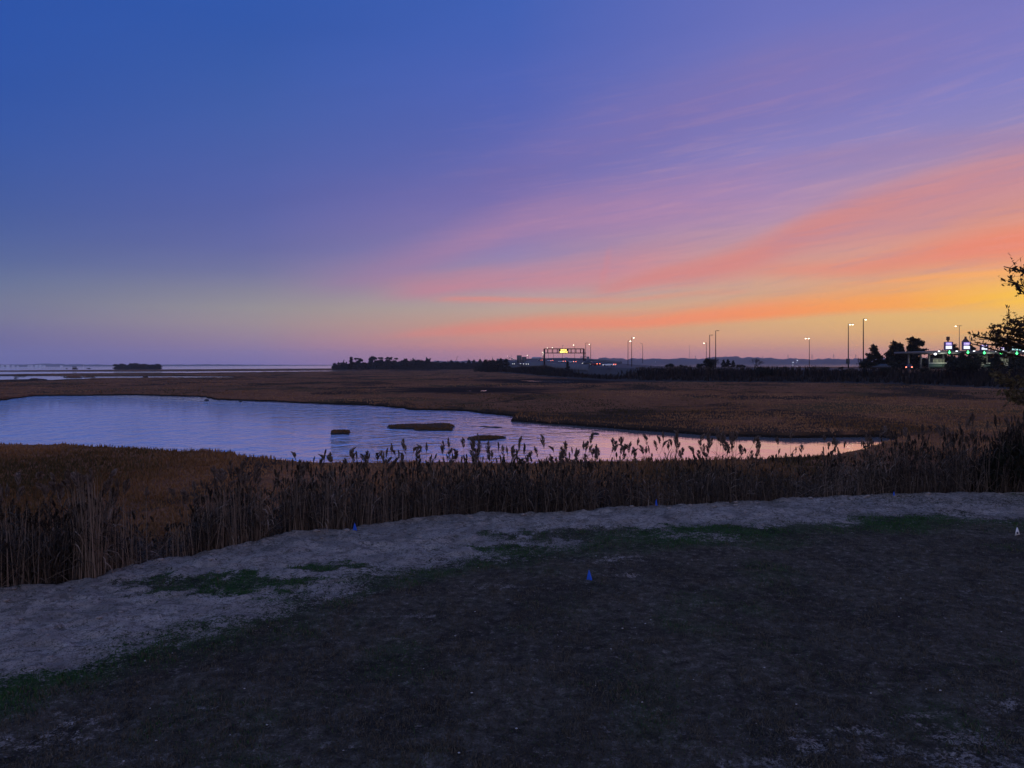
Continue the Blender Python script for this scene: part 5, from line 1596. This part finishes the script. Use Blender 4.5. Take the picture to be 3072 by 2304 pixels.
# island copse at the left
for i, (x, yt, lab) in enumerate([(352, 1092, 'low rounded tree at the left end of the island copse'), (366, 1089, 'rounded tree, second from the left in the island copse'), (383, 1090.5, 'rounded tree, third from the left in the island copse'),
                                  (398, 1088.5, 'rounded tree left of the middle of the island copse'), (414, 1089, 'rounded tree in the middle of the island copse'), (430, 1089.5, 'rounded tree right of the middle of the island copse'),
                                  (447, 1090.5, 'rounded tree, third from the right in the island copse'), (462, 1091, 'rounded tree, second from the right in the island copse'), (474, 1091.5, 'low rounded tree at the right end of the island copse')]):
    tree('round', i, x, yt - .5, 1108.5, 1000, lab, group='dark trees of the island copse', wide=1.5)
tree('bush', 0, 200, 1104.5, 1108, 1000, 'small dark bush left of the square hut', wide=1.3, cat='bush')
tree('bush', 1, 266, 1103.8, 1108, 1000, 'small dark bush between the square hut and the island copse', wide=1.6, cat='bush')

# the treeline left of the highway: distinct trees one by one, the low wood behind them as one mass
wood = Geo()
for k in range(150):
    x = random.uniform(1004, 1530); D = random.uniform(800, 850)
    top = np.interp(x, [1000, 1020, 1050, 1100, 1150, 1180, 1240, 1300, 1330, 1350, 1400, 1450, 1530], [1094, 1087, 1084, 1086, 1081, 1080, 1079, 1080, 1087, 1084, 1083, 1081, 1081]) + random.uniform(0, 7)
    b_, t_ = at(x, 1113, D), at(x, float(top), D); H = t_.z - b_.z
    tm, cm = random.choice(TREES[random.choice(('round', 'bush', 'round', 'cedar'))])
    n_ = len(cm.vertices); V = np.zeros(n_ * 3); cm.vertices.foreach_get('co', V); V = V.reshape(-1, 3)
    sel = rng.integers(0, n_ // 4, 520); V4 = V[:(n_ // 4) * 4].reshape(-1, 4, 3)[sel]
    V4 = (V4 - V4.mean(1, keepdims=True)) * 2.6 + V4.mean(1, keepdims=True)
    V4 = V4 * np.array([H * 1.15, H * 1.15, H]) + np.array(b_)
    wood.add(V4.reshape(-1, 3), None, np.arange(len(sel) * 4).reshape(-1, 4), np.repeat(rng.uniform(.0, .6, len(sel)), 4))
tag(wood.build('woods', foliage_mat), 'low dark wood along the far marsh edge left of the highway', kind='stuff')
GT = 'trees standing out of the dark far wood'
for i, (k, x, yt, w, lab) in enumerate([
    ('round', 1005, 1088, .8, 'small round tree at the left tip of the far wood'), ('cedar', 1015, 1086.5, .9, 'little spire tree near the left tip of the far wood'), ('round', 1030, 1086, 1.1, 'squat tree left of the lollipop pine'),
    ('lollipop', 1054, 1070.5, .75, 'tall narrow lollipop-shaped pine standing clear of the far wood'), ('pine', 1071, 1074, .8, 'pine with a flat left-hand top right of the lollipop pine'), ('pine', 1081, 1074.5, 1.1, 'broad spreading umbrella pine of the far wood'),
    ('lollipop', 1114, 1068.5, 1.1, 'tallest bushy tree in the middle of the far wood'), ('pine', 1124, 1072, .7, 'thin-topped pine right of the tallest bushy tree'), ('pine', 1139, 1072, .9, 'flat-topped pine in the middle of the far wood'),
    ('round', 1149, 1073.5, .7, 'dense upright tree right of the flat-topped pine'), ('pine', 1162, 1072, .6, 'spindly pine with a gap behind it, left one of two'), ('pine', 1170, 1072, .7, 'spindly pine with a gap behind it, right one of two'),
    ('pine', 1188, 1074, .7, 'pine with a pale airy top over the far wood'), ('cedar', 1213, 1077, 1.0, 'small spire tree in the long even part of the far wood'), ('cedar', 1220, 1076, .9, 'slightly higher spire tree in the even part of the far wood'),
    ('round', 1238, 1077, 1.2, 'broad tree at the left of the flat high stretch of the far wood'), ('round', 1258, 1078, 1.3, 'broad tree at the right of the flat high stretch of the far wood'), ('cedar', 1282, 1075.5, .7, 'pointed tree, left one of two above the wood before its dip'),
    ('cedar', 1288, 1076, .6, 'pointed tree, right one of two above the wood before its dip'), ('bare', 1297, 1078, .9, 'twiggy bare tree at the edge of the dip in the far wood'), ('cedar', 1354, 1080.5, 1.2, 'peaked tree just after the dip in the far wood'),
    ('round', 1376, 1082.5, 1.3, 'rounded tree after the peaked one of the far wood'), ('round', 1392, 1083, 1.1, 'low rounded tree in the second half of the far wood'), ('cedar', 1408, 1080, .9, 'small spire tree in the second half of the far wood'),
    ('cedar', 1422, 1079, 1.0, 'spire tree rising toward the right end of the far wood'), ('cedar', 1440, 1078, 1.1, 'spire tree left of the near dark trees by the headlights')]):
    tree(k, i, x, yt, 1112, 790, lab, group=GT, wide=w)
for i, (k, x, yt, w, lab) in enumerate([
    ('cedar', 1457, 1078.5, 1.3, 'dark near tree, leftmost of the clump by the headlights'), ('round', 1472, 1075.5, 1.0, 'tallest dark near tree of the clump by the headlights'), ('round', 1487, 1079, 1.0, 'rounded dark near tree right of the tallest in the clump'),
    ('cedar', 1502, 1075.5, 1.2, 'pointed dark near tree, left one of two beside the bridge'), ('cedar', 1519, 1076.5, 1.2, 'pointed dark near tree, right one of two beside the bridge'), ('bush', 1445, 1096, 1.2, 'low dark bush at the foot of the near clump'),
    ('bush', 1535, 1100, 1.2, 'low dark bush under the oncoming headlights'), ('bush', 1512, 1096, 1.2, 'dark bush between the near clump and the headlights'), ('bush', 1490, 1098, 1.3, 'dark bush below the pair of pointed trees'), ('bush', 1565, 1103, 1.4, 'low bush below the brightest headlights'),
    ('bush', 1468, 1099, 1.3, 'dark bush at the base of the tallest near tree')]):
    tree(k, i, x, yt, 1117, 520, lab, group='near dark trees and bushes by the headlights', wide=w, cat='bush' if k == 'bush' else 'tree')
# bushes and small trees along the embankment
for i, (k, x, yt, yb, D, w, lab) in enumerate([
    ('bush', 2010, 1090, 1106, 255, 1.0, 'dark rounded bush on the embankment right of the lamp pair'), ('bush', 2052, 1092, 1106, 255, 1.2, 'low wide bush on the embankment'), ('round', 2128, 1072, 1106, 256, 1.1, 'leafy dark tree around the foot of the three lamp posts'),
    ('bare', 2140, 1070, 1106, 250, .9, 'thin twiggy tree beside the foot of the tallest of three lamp posts'), ('bush', 2100, 1090, 1106, 255, 1.1, 'dark bush left of the tree at the three lamp posts'), ('cedar', 2171, 1079, 1104, 300, 1.1, 'small dark cone tree, left one of three'),
    ('cedar', 2184, 1078.5, 1104, 300, 1.2, 'small dark cone tree, middle one of three'), ('cedar', 2200, 1081, 1104, 300, 1.2, 'small dark cone tree, right one of three'), ('bush', 2222, 1093, 1105, 270, 1.3, 'low dark mound bush right of the cone trees'),
    ('bare', 2262, 1070, 1106, 240, 1.1, 'bare spreading tree on the embankment'), ('bush', 2290, 1095, 1128, 222, 1.0, 'very dark bush below the bare tree'), ('bush', 2312, 1101, 1128, 222, 1.0, 'dark bush at the right of the very dark one'), ('bush', 2350, 1100, 1112, 240, 1.2, 'low bush on the skyline left of the lamp over the bay'), ('bush', 2442, 1099, 1110, 236, 1.0, 'small dark tuft bush right of the lamp over the bay'),
    ('bush', 2478, 1099, 1110, 236, 1.2, 'dark tuft bush between the lamps over the bay'), ('bush', 2524, 1099, 1110, 232, .9, 'dark tuft bush left of the box-sign lamp post'), ('bush', 2549, 1104, 1125, 224, 1.1, 'dark bush at the foot of the box-sign lamp post'),
    ('bare', 2578, 1067, 1108, 234, .5, 'thin bare sapling left of the tallest lamp post'), ('cedar', 2622, 1035, 1106, 222, 1.35, 'dark wind-bent cedar right of the tallest lamp post'), ('bush', 2598, 1082, 1110, 222, 1.2, 'dark spreading bush at the left foot of the wind-bent cedar'),
    ('bush', 2648, 1076, 1108, 224, 1.0, 'dark thicket between the wind-bent cedar and the next'), ('cedar', 2682, 1023, 1106, 222, 1.1, 'spiky cedar with several tips left of the big cedar'), ('cedar', 2702, 1030, 1106, 224, 1.1, 'smaller cedar tucked against the left of the big cedar'),
    ('cedar', 2738, 1012, 1106, 224, 1.3, 'big cedar with drooping top above the canopy end'), ('pine', 2752, 1014, 1106, 226, 1.0, 'tree with outflung limbs at the right of the big cedar'), ('bush', 2700, 1072, 1112, 214, 1.6, 'dark mass of brush under the big cedar'),
    ('bush', 2740, 1080, 1112, 235, 1.4, 'dark brush behind the thin canopy posts'), ('bush', 2660, 1098, 1118, 204, 1.3, 'dark bush in front of the parked dark car'), ('bush', 2765, 1072, 1104, 245, 1.6, 'dark growth behind the left end of the canopy'),
    ('round', 2796, 1051, 1104, 246, .9, 'scrubby tree showing over the canopy before the first sign'), ('round', 2816, 1046, 1104, 246, 1.0, 'scrubby tree just left of the first lit sign'), ('cedar', 2862, 1032, 1104, 246, .9, 'dark tree between the first two lit signs'), ('cedar', 2915, 1036, 1104, 246, 1.1, 'dark tree right of the peaked sign'),
    ('round', 2966, 1040, 1104, 246, 1.2, 'dark tree behind the uncapped sign'), ('cedar', 2886, 1058, 1122, 178, 1.5, 'black cone bush in front of the peaked sign'), ('bush', 2912, 1064, 1124, 176, 1.1, 'black bush before the canopy between two booths'), ('bush', 2868, 1076, 1122, 180, .8, 'black bush right of the lit cream booth'),
    ('cedar', 2988, 1062, 1124, 172, 1.3, 'black conifer left of the booth under the teal sign'), ('bush', 3000, 1086, 1126, 170, .9, 'low black bush before the booth under the teal sign'), ('bush', 3060, 1072, 1130, 165, 1.2, 'black bush at the right edge under the canopy'), ('round', 3020, 1026, 1104, 248, 1.3, 'dark tree behind the teal sign'),
    ('bush', 2770, 1098, 1116, 190, .8, 'dark bush in front of the thin canopy posts'), ('bush', 1640, 1102, 1124, 310, .7, 'dark bush before the retaining wall'), ('cedar', 1703, 1084, 1112, 290, .9, 'small dark upright tree standing before the ramp barrier')]):
    tree(k, i + 1, x, yt, yb, D, lab, group='bushes along the road embankment' if k == 'bush' else None, wide=w, cat='bush' if k == 'bush' else 'tree')

# ------------------------------------------------------------------ the near tree reaching in from the right
def near_plant(name, label, cat, base, height, tips, nleaf, leaf, mat, seed, rad=.12, twig=10, tw_len=.45, span=(.6, 1.0), start=(.85, 1.02)):
    """trunk outside the picture; limbs run to the tips, twigs and single leaves along their outer half"""
    R = random.Random(seed); root = thing(name, label, cat, tuple(base)); B_ = Vector(base)
    tr, lf = Geo(), Geo()
    top = Vector((.3, .2, height)); spine = [Vector((0, 0, -.1)), Vector((.1, 0, height * .3)), Vector((-.05, .1, height * .6)), top]
    tr.tube(spine, [rad, rad * .8, rad * .55, rad * .15], 9)
    pts = []
    for tp in tips:
        e = Vector(tp) - B_
        z0 = max(.3, min(height * .95, e.z * R.uniform(*start)))
        s = z0 / height * 3; i = min(2, int(s)); p0 = spine[i].lerp(spine[i + 1], s - i)
        m1 = p0.lerp(e, .35) + Vector((R.gauss(0, .15), R.gauss(0, .15), R.uniform(0, .35))); m2 = p0.lerp(e, .7) + Vector((R.gauss(0, .15), R.gauss(0, .15), R.uniform(0, .3)))
        path = [p0, p0.lerp(m1, .5), m1, m1.lerp(m2, .5), m2, m2.lerp(e, .5), e]
        tr.tube(path, [rad * .42 * (1 - k / 7) + .006 for k in range(7)], 6)
        for k in range(twig):
            u = R.uniform(*span) * 6; i = min(5, int(u)); q0 = path[i].lerp(path[i + 1], u - i)
            d = Vector((R.gauss(-.5, .8), R.gauss(0, .7), R.gauss(.25, .6))).normalized(); L_ = tw_len * R.uniform(.5, 1.3)
            q1 = q0 + d * L_ * .55 + Vector((0, 0, R.uniform(-.03, .06))); q2 = q1 + (d + Vector((R.gauss(0, .4), R.gauss(0, .4), R.gauss(0, .35)))) * L_ * .45
            tr.tube([q0, q1, q2], [.008, .005, .002], 4)
            for _ in range(nleaf):
                w = R.random(); q = (q0.lerp(q1, w * 2) if w < .5 else q1.lerp(q2, w * 2 - 1)) + Vector((R.gauss(0, .035), R.gauss(0, .035), R.gauss(-.015, .035)))
                pts.append(tuple(q))
    lf.leaves(pts, leaf, 1.9)
    tr.build('trunk', bark_mat, root, True); lf.build('crown', mat, root)
    return root


p0 = on(3290, 1500); z0 = float(near_z_fast(np.array([p0.x]), np.array([p0.y + 1.0]))[0])
tips = [at(x, y, D) for x, y, D in [(3012, 800, 24), (3040, 803, 24.3), (3025, 845, 24), (3052, 858, 23.6), (2975, 975, 24), (3030, 958, 24.5), (3066, 962, 24),
                                     (2970, 992, 24.6), (2985, 1003, 24), (3010, 985, 24.2), (3040, 985, 24.8), (2945, 1010, 24.3), (2938, 1018, 24), (2962, 1015, 25), (2990, 1015, 24.5), (3015, 1010, 24.6), (3045, 1005, 25), (3065, 995, 24), (2925, 1028, 24.4), (2912, 1030, 24.8), (3050, 970, 24),
                                     (3260, 620, 25), (3330, 560, 26), (3420, 700, 25)]]
near_plant('oak_tree', 'near leafy tree reaching into the picture from the right edge against the yellow sky', 'tree', (p0.x, p0.y + 1.0, z0), 8.5, tips, 7, .08, oak_mat, 5, .15, 9, .46)
p1 = on(3230, 1490); z1 = float(near_z_fast(np.array([p1.x]), np.array([p1.y + .6]))[0])
tips = [at(x, y, D) for x, y, D in [(2968, 1140, 26), (2980, 1122, 27), (2992, 1118, 26.4), (3010, 1132, 26), (3022, 1150, 26.6), (3060, 1140, 26), (3030, 1172, 26), (3068, 1185, 26), (3010, 1182, 26.3),
                                    (3040, 1195, 26), (3065, 1210, 26.5), (3120, 1120, 27), (3160, 1180, 27)]]
near_plant('leafy_shrub', 'olive-leaved shrub at the right edge below the lit toll signs', 'shrub', (p1.x, p1.y + .6, z1), 4.0, tips, 8, .09, olive_mat, 9, .06, 7, .3, (.72, 1.0), (.6, .85))
for i, (x, yt, dep, w, lab) in enumerate([(3062, 1282, .5, .85, 'black thicket shrub at the right edge above the sand'), (3010, 1325, .9, .9, 'black thicket shrub second from the right edge'), (2950, 1350, 1.3, .9, 'dark thicket shrub among the right-hand reeds')]):
    D = float(reed_D(x)) + dep; X = ray(x, 1400).x / ray(x, 1400).y * D; zb = float(near_z_fast(np.array([X]), np.array([D]))[0]); H = at(x, yt, D).z - zb
    r = thing('thicket_shrub', lab, 'shrub', (X, D, zb), random.uniform(0, 6)); r.scale = (H * w * .55, H * w * .55, H)
    tm, cm = TREES['bush'][i]; link('trunk', tm, None, r); link('crown', cm, None, r)

# ------------------------------------------------------------------ evening haze over the whole scene
HAZE = True
if HAZE:
    hz = Geo().box((0, 2750, 49), (11600, 6300, 103)).mesh('haze')
    o_ = link('haze', hz, None); tag(o_, 'thin evening haze', kind='stuff')
    m = bpy.data.materials.new('haze'); m.use_nodes = True; nt = m.node_tree
    for n in list(nt.nodes): nt.nodes.remove(n)
    ou = nt.nodes.new('ShaderNodeOutputMaterial'); v = nt.nodes.new('ShaderNodeVolumePrincipled')
    v.inputs['Color'].default_value = (.86, .86, .92, 1); v.inputs['Density'].default_value = 1.0e-4; v.inputs['Anisotropy'].default_value = .3
    nt.links.new(v.outputs[0], ou.inputs['Volume']); hz.materials.append(m)
scene.cycles.volume_bounces = 1
scene.cycles.max_bounces = 6
scene.cycles.use_denoising = True
scene.cycles.denoising_prefilter = 'ACCURATE'
scene.cycles.denoising_input_passes = 'RGB_ALBEDO_NORMAL'
scene.cycles.sample_clamp_indirect = 1.0
scene.cycles.sample_clamp_direct = 4.0
for m in bpy.data.materials:
    if m.name in ('taillight_glow', 'headlight_glow', 'lamp_glow', 'amber_led', 'edge_lamp', 'white_glow', 'purple_glow', 'green_glow', 'teal_glow', 'text_glow', 'pale_teal', 'text_teal', 'booth_light', 'shore_glow0', 'shore_glow1'):
        m.cycles.emission_sampling = 'NONE'
